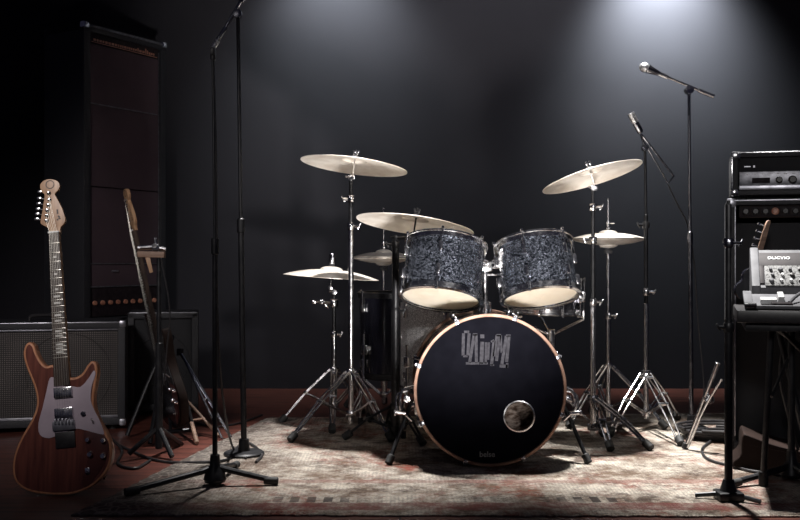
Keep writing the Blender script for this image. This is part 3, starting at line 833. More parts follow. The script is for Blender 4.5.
# chrome tripod stand with pencil microphone, right
c = Vector((1.193, 4.85, G)); topc = at(645, 148, 4.85)
t = thing('microphone_stand', 'chrome tripod stand with short boom, right of the hi-hat', 'stand', c)
b = nb(); cyl(b, c + Vector((0, 0, .05)), (c.x, c.y, .62), .0135, 16); part('pole', b, 'chrome', t)
b = nb(); cyl(b, (c.x, c.y, .61), (c.x, c.y, 1.05), .010, 14); cyl(b, (c.x, c.y, 1.04), topc, .007, 12)
part('upper_tube', b, 'black_metal', t)
clamp(t, Vector((c.x, c.y, .675)), 'chrome', 1); clamp(t, Vector((c.x, c.y, 1.0)), 'black_metal', -1)
for q in (.28, .09):
    b = nb(); lathe(b, [(0, -.014), (.024, -.014), (.026, 0), (.024, .014), (0, .014)], Matrix.Translation((c.x, c.y, q)), 18)
    part('collar', b, 'chrome', t)
stand_legs(t, c, .28, [(1.235, 4.40, G), (.97, 4.62, G), (1.42, 5.12, G)], 'chrome', .09, w=.018, r=.005)
b = nb(); cyl(b, at(674, 176, 4.85), at(641, 134, 4.85), .0055, 10); cyl(b, at(668, 183, 4.85) , at(643, 140, 4.85), .004, 10)
cyl(b, at(674, 176, 4.85), at(668, 183, 4.85), .004, 8)
lathe(b, [(0, -.016), (.016, -.014), (.016, .014), (0, .016)], orient(topc, (0, 1, 0)), 14); cyl(b, at(641, 134, 4.85), at(645, 148, 4.85), .006, 8)
part('boom', b, 'dark_chrome', t)
microphone('pencil microphone pointing up left beside the right crash', at(630.5, 113, 4.85), at(641, 133, 4.85), .017, pencil=True)

# tall dark stand with chrome boom microphone, right
c = Vector((.2915 * 4.78, 4.78, G)); topc = at(689, 92, 4.78)
t = thing('microphone_stand', 'tallest thin boom stand against the back wall, right', 'stand', c)
b = nb(); weight_base(b, c, .075, .03); part('base', b, 'black_metal', t)
b = nb(); mid = c.lerp(topc, .57); cyl(b, c + Vector((0, 0, .03)), mid, .0105, 14); cyl(b, mid - Vector((0, 0, .02)), topc, .0075, 12); cyl(b, mid - Vector((0, 0, .03)), mid + Vector((0, 0, .03)), .014, 12)
part('pole', b, 'dark_chrome', t)
b = nb(); cyl(b, at(714, 96.5, 4.78), at(660, 74, 4.78), .0065, 12); cyl(b, at(714, 96.5, 4.78), at(698, 90, 4.78), .010, 12); lathe(b, [(0, -.02), (.02, -.018), (.02, .018), (0, .02)], orient(at(689, 90, 4.78), (0, 1, 0)), 14)
cyl(b, at(668, 77.5, 4.78), at(655, 72, 4.78), .011, 12)
part('boom', b, 'chrome', t)
microphone('silver vocal microphone on the tall right boom', at(640, 65.5, 4.78), at(660, 74, 4.78), .021)

# black pole stand in front of the amplifiers
c = Vector((.3285 * 3.42, 3.42, G)); topc = Vector((.3285 * 3.42, 3.42, at(0, 204, 3.42).z))
t = thing('microphone_stand', 'plain black pole stand on a block base, front right', 'stand', c)
b = nb(); box(b, (.085, .085, .03), Matrix.Translation(c + Vector((0, 0, .016))), .008); lathe(b, [(0, .03), (.03, .03), (.018, .07), (0, .07)], Matrix.Translation(c), 16)
part('base', b, 'black_metal', t)
b = nb(); cyl(b, c + Vector((0, 0, .05)), c + Vector((0, 0, .62)), .0135, 16); cyl(b, c + Vector((0, 0, .60)), topc, .0105, 14); cyl(b, topc, topc + Vector((0, 0, .012)), .006, 10)
part('pole', b, 'black_metal', t)
clamp(t, Vector((c.x, c.y, .60)), 'black_metal', -1); clamp(t, Vector((c.x, c.y, at(0, 243, 3.42).z)), 'dark_chrome', 1)
for a in (2.9, 5.6):
    b = nb(); u = Vector((math.cos(a), math.sin(a), 0)); tube(b, [c + u * .03 + Vector((0, 0, .02)), c + u * .11 + Vector((0, 0, .010))], .008, 8); part('base_arm', b, 'black_metal', t)

# folded chrome stand leaning on the amplifier cabinet
p0 = Vector((1.347, 4.235, .395)); f0 = Vector((1.235, 4.33, G + .008))
t = thing('folded_stand', 'folded chrome stand leaning against the big amplifier cabinet', 'stand', (f0.x, f0.y, G))
b = nb(); cyl(b, f0 + Vector((.002, .0, .0)), p0, .010, 12); part('pole', b, 'chrome', t)
p1 = Vector((1.352, 4.20, .33)); k = Vector((1.29, 4.25, .19))
b = nb(); tube(b, [p1, k, f0 + Vector((.012, -.02, .02)), f0 + Vector((.006, -.01, .006))], .006, 8, True); part('leg', b, 'chrome', t)
b = nb(); q = p0.lerp(f0, .42); lathe(b, [(0, -.02), (.02, -.018), (.02, .018), (0, .02)], orient(q + Vector((.016, -.012, 0)), (0, 1, 0)), 14); part('clamp', b, 'chrome', t)
b = nb(); cyl(b, f0 + Vector((.004, 0, .02)), f0 + Vector((-.002, 0, -.006)), .014, 12); part('rubber_foot', b, 'rubber', t)

# ------------------------------------------------------------------ electric guitars
GS = .00353
def g_px(x, y):                 # photo position on the guitar plane -> metres, straightened
    u, v = (x - 62) * GS, (495.5 - y) * GS
    a = math.radians(-5.4); return (u * math.cos(a) - v * math.sin(a), u * math.sin(a) + v * math.cos(a))
def z3(x, y): return g_px(x / 2.6, 320 + y / 2.6)
def zh(x, y): return g_px(20 + x / 6.5, 170 + y / 6.5)

def guitar(M, label, body_m, edge_m, neck_m, board_m, guard_m, name='electric_guitar', base=None, shaft_m=None):
    """local x right, y up the neck, z towards the viewer"""
    t = thing(name, label, 'guitar', base if base is not None else M.translation)
    bo = [z3(*p) for p in [(133, 124), (113, 126), (98, 112), (86, 90), (79, 72), (66, 64), (55, 74), (52, 98), (62, 132), (80, 172), (90, 205), (90, 235), (78, 268), (57, 306), (41, 345), (35, 385), (44, 422), (75, 446), (130, 456), (190, 455), (238, 438), (270, 410), (288, 378), (291, 340), (277, 302), (255, 265), (243, 235), (240, 205), (244, 170), (247, 142), (243, 120), (232, 113), (220, 124), (206, 146), (185, 156), (160, 150)]]
    pts = closed_spline(bo, 4)
    b = nb(); prism(b, pts, -.022, .0195, M, .007); part('body', b, edge_m, t)
    # front of the body, slightly inset veneer
    cx = sum(p[0] for p in pts) / len(pts); cy_ = sum(p[1] for p in pts) / len(pts)
    ins = []
    n = len(pts)
    for i in range(n):
        a, c = Vector(pts[i - 1]), Vector(pts[(i + 1) % n]); d = (c - a).normalized(); nrm = Vector((-d.y, d.x))
        area = sum(pts[j][0] * pts[(j + 1) % n][1] - pts[(j + 1) % n][0] * pts[j][1] for j in range(n))
        s = 1 if area > 0 else -1
        q = Vector(pts[i]) + nrm * s * .0085; ins.append((q.x, q.y))
    b = nb(); prism(b, ins, .0185, .0200, M); part('body_top', b, body_m, t, 'glossy dark red face of the body' if body_m == 'guitar_red' else 'black face of the body')
    pg = [z3(*p) for p in [(124, 158), (117, 190), (108, 235), (99, 275), (104, 303), (128, 312), (160, 300), (195, 288), (222, 292), (262, 302), (270, 298), (258, 268), (243, 240), (233, 215), (234, 180), (243, 148), (238, 138), (225, 158), (205, 180), (180, 178), (160, 178), (138, 158)]]
    b = nb(); prism(b, closed_spline(pg, 3), .0200, .0225, M, .0006); part('pickguard', b, guard_m, t)
    cp = [z3(*p) for p in [(218, 298), (262, 303), (281, 320), (282, 350), (266, 390), (240, 425), (222, 437), (216, 420), (228, 380), (226, 340)]]
    b = nb(); prism(b, closed_spline(cp, 3), .0200, .0218, M, .0005); part('control_plate', b, 'maroon_plate', t)
    def boxz(b, x0, y0, x1, y1, zz, th, bev=.0015):
        p, q = Vector(z3(x0, y0)), Vector(z3(x1, y1)); c = (p + q) / 2
        box(b, (abs(q.x - p.x), abs(q.y - p.y), th), M @ Matrix.Translation((c.x, c.y, zz)), bev)
    b = nb(); boxz(b, 136, 183, 186, 206, .0265, .010, .003); part('pickup', b, 'chrome', t)
    b = nb(); boxz(b, 140, 236, 190, 260, .0265, .010, .003); part('pickup', b, 'chrome', t)
    b = nb(); boxz(b, 136, 270, 196, 289, .026, .010, .002)
    for k in range(6): boxz(b, 142 + k * 9, 262, 148 + k * 9, 276, .033, .008, .001)
    part('bridge', b, 'steel_trim', t)
    b = nb(); boxz(b, 143, 298, 198, 334, .0235, .006, .002); part('tailpiece', b, 'black_plastic', t)
    for (x, y, r) in ((229, 316, 7), (269, 318, 7), (236, 353, 8), (270, 357, 8)):
        p = z3(x, y); b = nb(); lathe(b, [(0, 0), (r / 2.6 * GS, 0), (r / 2.6 * GS * .85, .012), (r / 2.6 * GS * .7, .014), (0, .014)], M @ Matrix.Translation((*p, .0215)), 16)
        part('knob', b, 'chrome', t)
    b = nb(); p = z3(215, 249); lathe(b, [(0, 0), (.009, 0), (.008, .008), (0, .009)], M @ Matrix.Translation((*p, .0222)), 16)
    part('knob', b, 'dark_chrome', t)
    b = nb(); boxz(b, 224, 388, 238, 402, .024, .006); cyl(b, M @ Vector((*z3(231, 395), .024)), M @ Vector((*z3(229, 400), .034)), .004, 8); part('jack', b, 'chrome', t)
    b = nb(); cyl(b, M @ Vector((*z3(243, 275), .022)), M @ Vector((*z3(240, 262), .040)), .003, 8); part('switch', b, 'chrome', t)
    # neck
    n0, n1 = zh(139, 415), zh(209, 415); h0, h1 = z3(135, 168), z3(178, 168)
    xl0, xr0, xl1, xr1 = n0[0], n1[0], h0[0], h1[0]; y0, y1 = (n0[1] + n1[1]) / 2, (h0[1] + h1[1]) / 2
    b = nb(); prism(b, [(xl1, y1), (xr1, y1), (xr0, y0), (xl0, y0)], .006, .022, M, .003); part('neck', b, shaft_m or neck_m, t)
    b = nb(); prism(b, [(xl1 + .001, y1 - .012), (xr1 - .001, y1 - .012), (xr0 - .001, y0), (xl0 + .001, y0)], .022, .0275, M, .001); fb = part('fretboard', b, board_m, t)
    scale = (y0 - z3(0, 270)[1]); ys = [y0 - scale * (1 - 2 ** (-k / 12)) for k in range(1, 21)]
    def wx(y): f = (y0 - y) / (y0 - y1); return xl0 + (xl1 - xl0) * f, xr0 + (xr1 - xr0) * f
    for y in ys:
        if y < y1 - .01: break
        a, c = wx(y); b = nb(); box(b, (c - a - .002, .0015, .0018), M @ Matrix.Translation(((a + c) / 2, y, .0278)), .0004); part('fret', b, 'string_steel', fb)
    prev = y0
    for k, y in enumerate(ys, 1):
        mid = (y + prev) / 2; prev = y
        if y < y1: break
        if k in (3, 5, 7, 8, 9, 11, 12, 14, 15, 17, 18, 19):
            a, c = wx(mid); b = nb(); box(b, ((c - a) * (.25 if k < 8 else .5), min(.007, abs(ys[k - 2] - y) * .45), .0008), M @ Matrix.Translation(((a + c) / 2, mid, .0277))); part('inlay', b, 'pearl_inlay', fb)
    b = nb(); box(b, (xr0 - xl0 + .002, .006, .008), M @ Matrix.Translation(((xl0 + xr0) / 2, y0 + .003, .027)), .001); part('nut', b, 'white_paint', t)
    hd = [zh(*p) for p in [(140, 415), (136, 392), (118, 372), (92, 360), (78, 346), (79, 318), (88, 262), (94, 200), (97, 158), (80, 138), (67, 112), (68, 84), (88, 62), (120, 51), (155, 54), (184, 68), (196, 92), (190, 122), (166, 150), (178, 176), (200, 214), (224, 262), (238, 306), (241, 332), (230, 356), (214, 372), (210, 395), (209, 415)]]
    b = nb(); prism(b, closed_spline(hd, 3), .002, .017, M, .002); hh_ = part('headstock', b, neck_m, t)
    rows = [(128, 146), (133, 190), (128, 226), (122, 262), (120, 296), (120, 330)]
    for k, (x, y) in enumerate(rows):
        p = Vector((*zh(x, y), 0)); b = nb()
        lathe(b, [(0, .017), (.0075, .017), (.0075, .020), (.004, .022), (.004, .030), (0, .031)], M @ Matrix.Translation((p.x, p.y, 0)), 12)
        ex = Vector((*zh(62 - 3 * k, y - 12), .008))
        cyl(b, M @ Vector((p.x, p.y, .0)), M @ ex, .0028, 8)
        box(b, (.016, .010, .012), M @ Matrix.Translation(ex), .003)
        part('tuner', b, 'chrome', t)
    b = nb(); p = zh(132, 88); lathe(b, [(.013, .0172), (.016, .0172), (.016, .0180), (.013, .0180)], M @ Matrix.Translation((*p, 0)), 20, True)
    for (x0, yy0, x1, yy1) in ((186, 255, 190, 285), (192, 300, 206, 306), (196, 312, 210, 318), (186, 322, 196, 326)):
        p, q = Vector(zh(x0, yy0)), Vector(zh(x1, yy1)); d = (q - p).normalized(); e = Vector((-d.y, d.x)) * .003
        prism(b, [tuple(p + e), tuple(p - e), tuple(q - e), tuple(q + e)], .0168, .0176, M)
    part('headstock_marks', b, 'rosewood', hh_)
    b = nb(); yb = z3(0, 268)[1]; xc = (z3(142, 268)[0] + z3(190, 268)[0]) / 2
    for k in range(6):
        f = (k + .5) / 6
        xn = xl0 + .003 + (xr0 - xl0 - .006) * f; xb = xc + (f - .5) * .054
        tube(b, [M @ Vector((xb, yb, .034)), M @ Vector((xn, y0 + .004, .032)), M @ Vector((*zh(rows[5 - k][0], rows[5 - k][1]), .026))], .0004, 4)
    part('strings', b, 'string_steel', t)
    return t

Yg = 3.52
# plane: x right, y up (leaning back), z towards the camera
def gframe(origin, lean, roll, yaw=0):
    o = Matrix.Translation(origin) @ Matrix.Rotation(math.radians(yaw), 4, 'Z')
    o = o @ Matrix.Rotation(math.radians(90 - lean), 4, 'X') @ Matrix.Rotation(math.radians(roll), 4, 'Z')
    return o
o = at(62, 0, Yg); o.z = .006
guitar(gframe(o, 6, 5.4), 'red electric guitar with lilac pickguard standing at the far left', 'guitar_red', 'guitar_edge', 'maple', 'rosewood', 'pickguard')
# its small floor stand, behind the body
c = Vector((o.x - .02, Yg + .17, 0))
t = thing('guitar_stand', 'small black floor stand hidden behind the red guitar', 'stand', c)
b = nb(); tube(b, [c + Vector((0, 0, .015)), c + Vector((0, -.03, .36))], .009, 10)
tube(b, [c + Vector((-.06, -.035, .34)), c + Vector((0, -.03, .35)), c + Vector((.06, -.035, .34))], .009, 10)
for s in (-1, 1): tube(b, [c + Vector((0, -.005, .08)), c + Vector((s * .10, .07, .012))], .009, 10); tube(b, [c + Vector((0, -.015, .20)), c + Vector((s * .06, -.10, .03))], .008, 10)
part('frame', b, 'black_metal', t)

# second guitar, almost edge-on, in its rack
o2 = at(177, 0, 4.62); o2.z = .06
guitar(Matrix.Translation(o2.copy()) @ Matrix.Rotation(math.radians(-15), 4, 'Y') @ Matrix.Translation(-o2) @ gframe(o2, 3, 0, -60), 'black guitar seen edge-on leaning left in front of the dark tower', 'black_lacquer', 'brown_case', 'maple', 'rosewood', 'black_plastic', shaft_m='rosewood', base=Vector((o2.x, o2.y, 0)))

# black pole with a wooden cross piece
c = Vector(((159 - 400) / F * 4.24, 4.24, 0))
t = thing('hanger_stand', 'black pole stand with a wooden crossbar and clamp on top', 'stand', c)
b = nb(); zt = at(0, 258, 4.24).z; cyl(b, c + Vector((0, 0, .03)), c + Vector((0, 0, .48)), .016, 14); cyl(b, c + Vector((0, 0, .46)), c + Vector((0, 0, zt)), .010, 12)
part('pole', b, 'black_metal', t)
b = nb(); box(b, (.115, .03, .026), Matrix.Translation(c + Vector((-.032, 0, zt + .015))) @ Matrix.Rotation(.02, 4, 'Y'), .004); part('crossbar', b, 'old_wood', t, 'plain brown wooden crossbar')
b = nb(); box(b, (.030, .035, .03), Matrix.Translation(c + Vector((-.012, 0, zt + .045))), .006); cyl(b, c + Vector((-.01, -.01, zt + .05)), c + Vector((-.014, -.01, zt + .085)), .006, 10); cyl(b, c + Vector((-.02, 0, zt + .046)), c + Vector((-.09, 0, zt + .042)), .011, 10); cyl(b, c + Vector((.0, 0, zt + .042)), c + Vector((.03, 0, zt + .036)), .009, 10)
lathe(b, [(0, -.006), (.010, -.006), (.010, .006), (0, .006)], orient(c + Vector((-.012, -.022, zt + .052)), (0, 1, 0)), 14)
part('clamp', b, 'chrome', t)
b = nb(); prism(b, [(-.055, 0), (-.035, 0), (-.022, -.062), (-.036, -.066)], -.004, .004, Matrix.Translation(c + Vector((0, -.01, zt + .002))) @ Matrix.Rotation(PI / 2, 4, 'X'), .001); part('strap', b, 'maple', t, 'pale tan strap end')
for f in (at(172, 460, 4.15), Vector((c.x - .12, c.y - .03, 0)), Vector((c.x + .04, c.y + .22, 0))):
    f.z = 0; b = nb(); tube(b, [c + Vector((0, 0, .12)), Vector((f.x, f.y, .014))], .011, 10); part('leg', b, 'black_metal', t)
b = nb(); tube(b, [c + Vector((.012, -.012, zt)), c + Vector((.05, -.02, .62)), c + Vector((.035, -.01, .45)), c + Vector((.02, 0, .30))], .0035, 6, True); part('hanging_cable', b, 'cable_black', t)
# instrument rack: black A-frame carrying the edge-on guitar
c = Vector((o2.x - .02, o2.y + .05, 0))
t = thing('guitar_stand', 'black A-frame stand holding the edge-on guitar', 'stand', c)
b = nb()
for (fx, fy) in ((-.30, -.12), (.12, -.22), (-.03, .26)):
    pass
feet = [at(127, 438, 4.66), at(150, 446, 4.46), at(196, 440, 4.6)]
apex = Vector((at(168, 338, 4.78).x, 4.78, at(0, 338, 4.78).z))
for f in feet:
    f.z = .012; b = nb(); tube(b, [apex, f.lerp(apex, .5) + Vector((0, 0, .01)), f], .010, 10); part('leg', b, 'black_metal', t)
b = nb(); tube(b, [Vector((o2.x - .11, o2.y - .08, .045)), Vector((o2.x + .07, o2.y + .0, .045))], .010, 10); tube(b, [Vector((o2.x - .02, o2.y - .04, .045)), apex - Vector((0, 0, .24))], .008, 10); part('cradle', b, 'black_metal', t)
b = nb(); box(b, (.05, .05, .03), Matrix.Translation(apex), .008); part('head', b, 'black_metal', t)

# bundle of folded stand legs leaning right of it
def leaning(label, top, foot, m, r=.0075, second=None, name='folded_stand', zf=0):
    foot = Vector(foot); foot.z = zf + .010
    t = thing(name, label, 'stand', (foot.x, foot.y, zf))
    b = nb(); cyl(b, top, foot, r, 10); part('pole', b, m, t)
    if second:
        b = nb(); s = Vector(second); s.z = zf + .010
        cyl(b, top.lerp(foot, .08), s, r * .8, 10); part('leg', b, m, t)
        b = nb(); cyl(b, top.lerp(foot, .55), top.lerp(foot, .08).lerp(s, .55), r * .6, 8); part('brace', b, m, t)
    b = nb(); box(b, (.03, .03, .035), Matrix.Translation(top), .006); part('joint', b, 'black_metal', t)
    return t
leaning('folded chrome stand with long legs leaning beside the black tripod', at(180, 352, 5.0), at(231, 440, 4.62), 'dark_chrome', .0075, at(222, 441, 4.60))
leaning('brown wooden legged folded stand below the dark amplifier', at(184, 395, 4.84), at(197, 446, 4.48), 'old_wood', .010, at(219, 438, 4.66))

# ------------------------------------------------------------------ amplifiers, left
def corner(b, p, s=.02):
    lathe(b, [(0, -s), (s * .7, -s * .7), (s, 0), (s * .7, s * .7), (0, s)], Matrix.Translation(p), 12)

def cabinet(name, label, cat, M, w, d, h, m='tolex', gm='grille_grey', frame=.035, trim='steel_trim', feet=True, panel=None, cone=True):
    """origin at the bottom front centre, x right, y away from the viewer"""
    t = thing(name, label, cat, M.translation)
    f0 = .025 if feet else 0
    b = nb()
    for (x0, x1, z0, z1) in ((-w / 2, -w / 2 + frame, f0, h), (w / 2 - frame, w / 2, f0, h), (-w / 2, w / 2, f0, f0 + frame), (-w / 2, w / 2, h - frame, h)):
        box(b, (x1 - x0, d, z1 - z0), M @ Matrix.Translation(((x0 + x1) / 2, d / 2, (z0 + z1) / 2)), .006)
    box(b, (w - frame, .02, h - f0 - frame), M @ Matrix.Translation((0, d - .02, (h + f0) / 2)))
    part('body', b, m, t)
    gz1 = h - frame if panel is None else h - frame - panel
    b = nb(); box(b, (w - 2 * frame + .004, .02, gz1 - f0 - frame), M @ Matrix.Translation((0, .028, (gz1 + f0 + frame) / 2)), .003)
    g = part('grille', b, gm, t)
    if cone:
        R = min(w - 2 * frame, gz1 - f0 - frame) * .44
        b = nb(); lathe(b, [(R, 0), (R + .006, .004), (R + .012, 0)], M @ Matrix.Translation((cone if isinstance(cone, float) else 0, .019, (gz1 + f0 + frame) / 2)) @ Matrix.Rotation(PI / 2, 4, 'X'), 48)
        part('speaker_ring', b, gm, g)
    if trim:
        for (x0, x1, z0, z1) in ((-w / 2 + frame, w / 2 - frame, gz1 - .008, gz1), (-w / 2 + frame, w / 2 - frame, f0 + frame, f0 + frame + .012)):
            b = nb(); box(b, (x1 - x0, .012, z1 - z0), M @ Matrix.Translation(((x0 + x1) / 2, .014, (z0 + z1) / 2)), .002)
            part('trim', b, trim, t)
        for sx in (-1, 1):
            for z in (f0 + .012, h - .012):
                b = nb(); box(b, (.034, .034, .034), M @ Matrix.Translation((sx * (w / 2 - .013), .013, z)), .010)
                part('corner_guard', b, 'steel_trim', t)
        b = nb(); box(b, (w - .05, .006, .006), M @ Matrix.Translation((0, .001, h - .004)), .002); part('edge_piping', b, 'steel_trim', t)
    if feet:
        for sx in (-1, 1):
            for yy in (.05, d - .05):
                b = nb(); lathe(b, [(0, .001), (.018, .001), (.020, .026), (0, .026)], M @ Matrix.Translation((sx * (w / 2 - .06), yy, 0)), 14); part('rubber_foot', b, 'rubber', t)
    return t

Mx = Matrix.Translation((-1.70, 4.98 - .17, 0)) @ Matrix.Rotation(math.radians(13), 4, 'Z')
t = cabinet('guitar_amplifier', 'black amplifier with grey woven grille behind the red guitar', 'amplifier', Mx, .73, .34, .53, cone=.10)
b = nb()
for k in range(5): box(b, (.010, .003, .013), Mx @ Matrix.Translation((.06, .016, .43 - k * .018)))
for k in range(8): box(b, (.007, .003, .006), Mx @ Matrix.Translation((.085, .016, .435 - k * .011)))
part('logo_marks', b, 'steel_trim', t, 'small vertical silver lettering marks')
b = nb(); tube(b, [Mx @ Vector((-.10, .15, .53)), Mx @ Vector((-.08, .15, .555)), Mx @ Vector((.04, .15, .555)), Mx @ Vector((.06, .15, .53))], .009, 8, True); part('handle', b, 'black_plastic', t)
# low dark amplifier in the middle distance
Mx = Matrix.Translation((-1.27, 5.36, 0)) @ Matrix.Rotation(math.radians(11), 4, 'Z')
t = cabinet('guitar_amplifier', 'low plain dark amplifier behind the stands, right of the tower', 'amplifier', Mx, .37, .30, .55, gm='grille_black', cone=True, trim=None)
b = nb(); box(b, (.35, .006, .008), Mx @ Matrix.Translation((0, .001, .546)), .002); part('edge_piping', b, 'amp_panel', t)

# tall tower at the left, turned sideways
A0 = Vector((-1.77, 5.60, 0)); A1 = Vector((-1.445, 6.17, 0)); ux = (A1 - A0).normalized(); uy = Vector((-ux.y, ux.x, 0))
MT = Matrix((ux, uy, Vector((0, 0, 1)))).transposed().to_4x4(); MT.translation = A0
Wt = (A1 - A0).length; Ht = 2.165; Dt = .32
t = thing('speaker_tower', 'tall dark speaker tower with maroon cloth panels at the back left', 'speaker', A0)
b = nb()
for (x0, x1, z0, z1) in ((0, .05, .0, Ht), (Wt - .045, Wt, .0, Ht), (.0, Wt, Ht - .045, Ht), (0, Wt, 0, .05), (.0, Wt, .44, .50)):
    box(b, (x1 - x0, Dt, z1 - z0), MT @ Matrix.Translation(((x0 + x1) / 2, Dt / 2, (z0 + z1) / 2)), .004)
box(b, (Wt, .02, Ht), MT @ Matrix.Translation((Wt / 2, Dt - .01, Ht / 2)))
part('frame', b, 'tolex', t)
for z0, z1 in ((1.722, 2.06), (1.25, 1.716), (.812, 1.244), (.68, .806), (.06, .43)):
    b = nb(); box(b, (Wt - .10, .02, z1 - z0), MT @ Matrix.Translation((Wt / 2, .025, (z0 + z1) / 2)), .003); part('cloth_panel', b, 'grille_maroon', t)
b = nb()
for z in (1.719, .809, .677): box(b, (Wt - .10, .008, .006), MT @ Matrix.Translation((Wt / 2, .012, z)), .001)
box(b, (Wt - .02, .008, .010), MT @ Matrix.Translation((Wt / 2, -.002, Ht - .012)), .002)
for x in (.055, Wt - .05): box(b, (.004, .006, 1.56), MT @ Matrix.Translation((x, .012, 1.32)), .001)
part('trim', b, 'amp_panel', t)
for x in (.014, Wt - .014):
    b = nb(); box(b, (.045, .035, .035), MT @ Matrix.Translation((x, .01, Ht - .012)), .009)
    part('corner_guard', b, 'chrome', t)
b = nb(); box(b, (Wt - .11, .012, .055), MT @ Matrix.Translation((Wt / 2, .018, 2.092)), .002); hp = part('header_strip', b, 'panel_dark', t)
b = nb(); random.seed(5)
x = .08
while x < Wt - .09:
    w_ = random.choice([.008, .012, .018]); hgt = .012 if x < .42 else random.choice([.012, .02, .028])
    box(b, (w_, .003, hgt), MT @ Matrix.Translation((x + w_ / 2, .0105, 2.082 + (hgt - .012) / 2))); x += w_ + .007
box(b, (Wt - .13, .003, .004), MT @ Matrix.Translation((Wt / 2, .0105, 2.068)))
part('red_marks', b, 'knob_amber', hp, 'row of small reddish markings')
b = nb(); box(b, (Wt - .10, .02, .165), MT @ Matrix.Translation((Wt / 2, .025, .588)), .003); pn = part('control_panel', b, 'panel_dark', t)
for k in range(9):
    b = nb(); lathe(b, [(0, 0), (.014, 0), (.012, .012), (0, .013)], MT @ Matrix.Translation((.09 + k * (Wt - .18) / 8, .014, .585)) @ Matrix.Rotation(PI / 2, 4, 'X'), 14)
    part('knob', b, 'knob_amber', pn)
b = nb(); cyl(b, MT @ Vector((.22, .010, .765)), MT @ Vector((.27, .010, .765)), .006, 8); part('light_badge', b, 'steel_trim', t)

# ------------------------------------------------------------------ amplifiers, right
X0, X1 = 1.375, 2.12; YC = 4.16
def amp_head():
    z0, z1 = 1.098, 1.278; x0, x1 = X0 + .005, X1; d = .30; fr = .026
    t = thing('amplifier_head', 'black amplifier head with silver edging on top of the cabinet', 'amplifier', ((x0 + x1) / 2, YC, z0))
    b = nb()
    for (a, c, e, f) in ((x0, x0 + fr, z0, z1), (x1 - fr, x1, z0, z1), (x0, x1, z0, z0 + .022), (x0, x1, z1 - .022, z1)): bx(b, a, c, YC, YC + d, e, f, .007)
    bx(b, x0 + .01, x1 - .01, YC + d - .02, YC + d - .005, z0 + .01, z1 - .01)
    part('body', b, 'tolex', t)
    b = nb(); bx(b, x0 + .018, x1, YC - .003, YC + .006, z1 - .008, z1 + .001, .003); bx(b, x0 - .003, x0 + .006, YC - .003, YC + .006, z0 + .02, z1 - .018, .003)
    part('edge_piping', b, 'chrome', t)
    b = nb(); box(b, (.04, .03, .036), Matrix.Translation((x0 + .016, YC + .011, z1 - .014)), .012); part('corner_guard', b, 'chrome', t); b = nb(); box(b, (.03, .03, .03), Matrix.Translation((x0 + .012, YC + .011, z0 + .012)), .01); part('corner_guard', b, 'chrome', t)
    b = nb(); bx(b, x0 + fr, x1 - fr, YC + .02, YC + .03, z0 + .09, z1 - .022); part('upper_grille', b, 'grille_black', t)
    b = nb(); bx(b, x0 + .05, x0 + .075, YC + .013, YC + .02, z1 - .062, z1 - .058); bx(b, x0 + .085, x0 + .092, YC + .013, YC + .02, z1 - .064, z1 - .056); part('maker_marks', b, 'steel_trim', t)
    b = nb(); bx(b, x0 + fr + .004, x1 - fr, YC + .008, YC + .03, z0 + .038, z0 + .098, .002); pn = part('control_panel', b, 'amp_panel', t)
    b = nb(); bx(b, x0 + fr + .002, x1 - fr, YC - .006, YC + .02, z0 + .022, z0 + .040, .003); part('lower_rail', b, 'steel_trim', t)
    b = nb(); bx(b, x0 + .080, x0 + .150, YC + .004, YC + .010, z0 + .050, z0 + .072, .002); part('nameplate', b, 'panel_dark', pn)
    for k in range(9):
        xx = x0 + .185 + k * .052; r = (.014, .017, .015)[k % 3]
        b = nb(); lathe(b, [(0, 0), (r, 0), (r * .9, .016), (r * .7, .020), (0, .020)], Matrix.Translation((xx, YC + .008, z0 + .062)) @ Matrix.Rotation(PI / 2, 4, 'X'), 18); part('knob', b, 'knob_dark', pn)
    b = nb()
    for k in range(14): bx(b, x0 + .055 + k * .03, x0 + .067 + k * .03, YC + .006, YC + .009, z0 + .086, z0 + .0895)
    part('panel_marks', b, 'white_paint', pn)
    for xx in (x0 + .05, x1 - .05):
        b = nb(); lathe(b, [(0, 0), (.016, 0), (.016, .014), (0, .014)], Matrix.Translation((xx, YC + .06, z0 - .0135)), 12); part('rubber_foot', b, 'rubber', t)
amp_head()
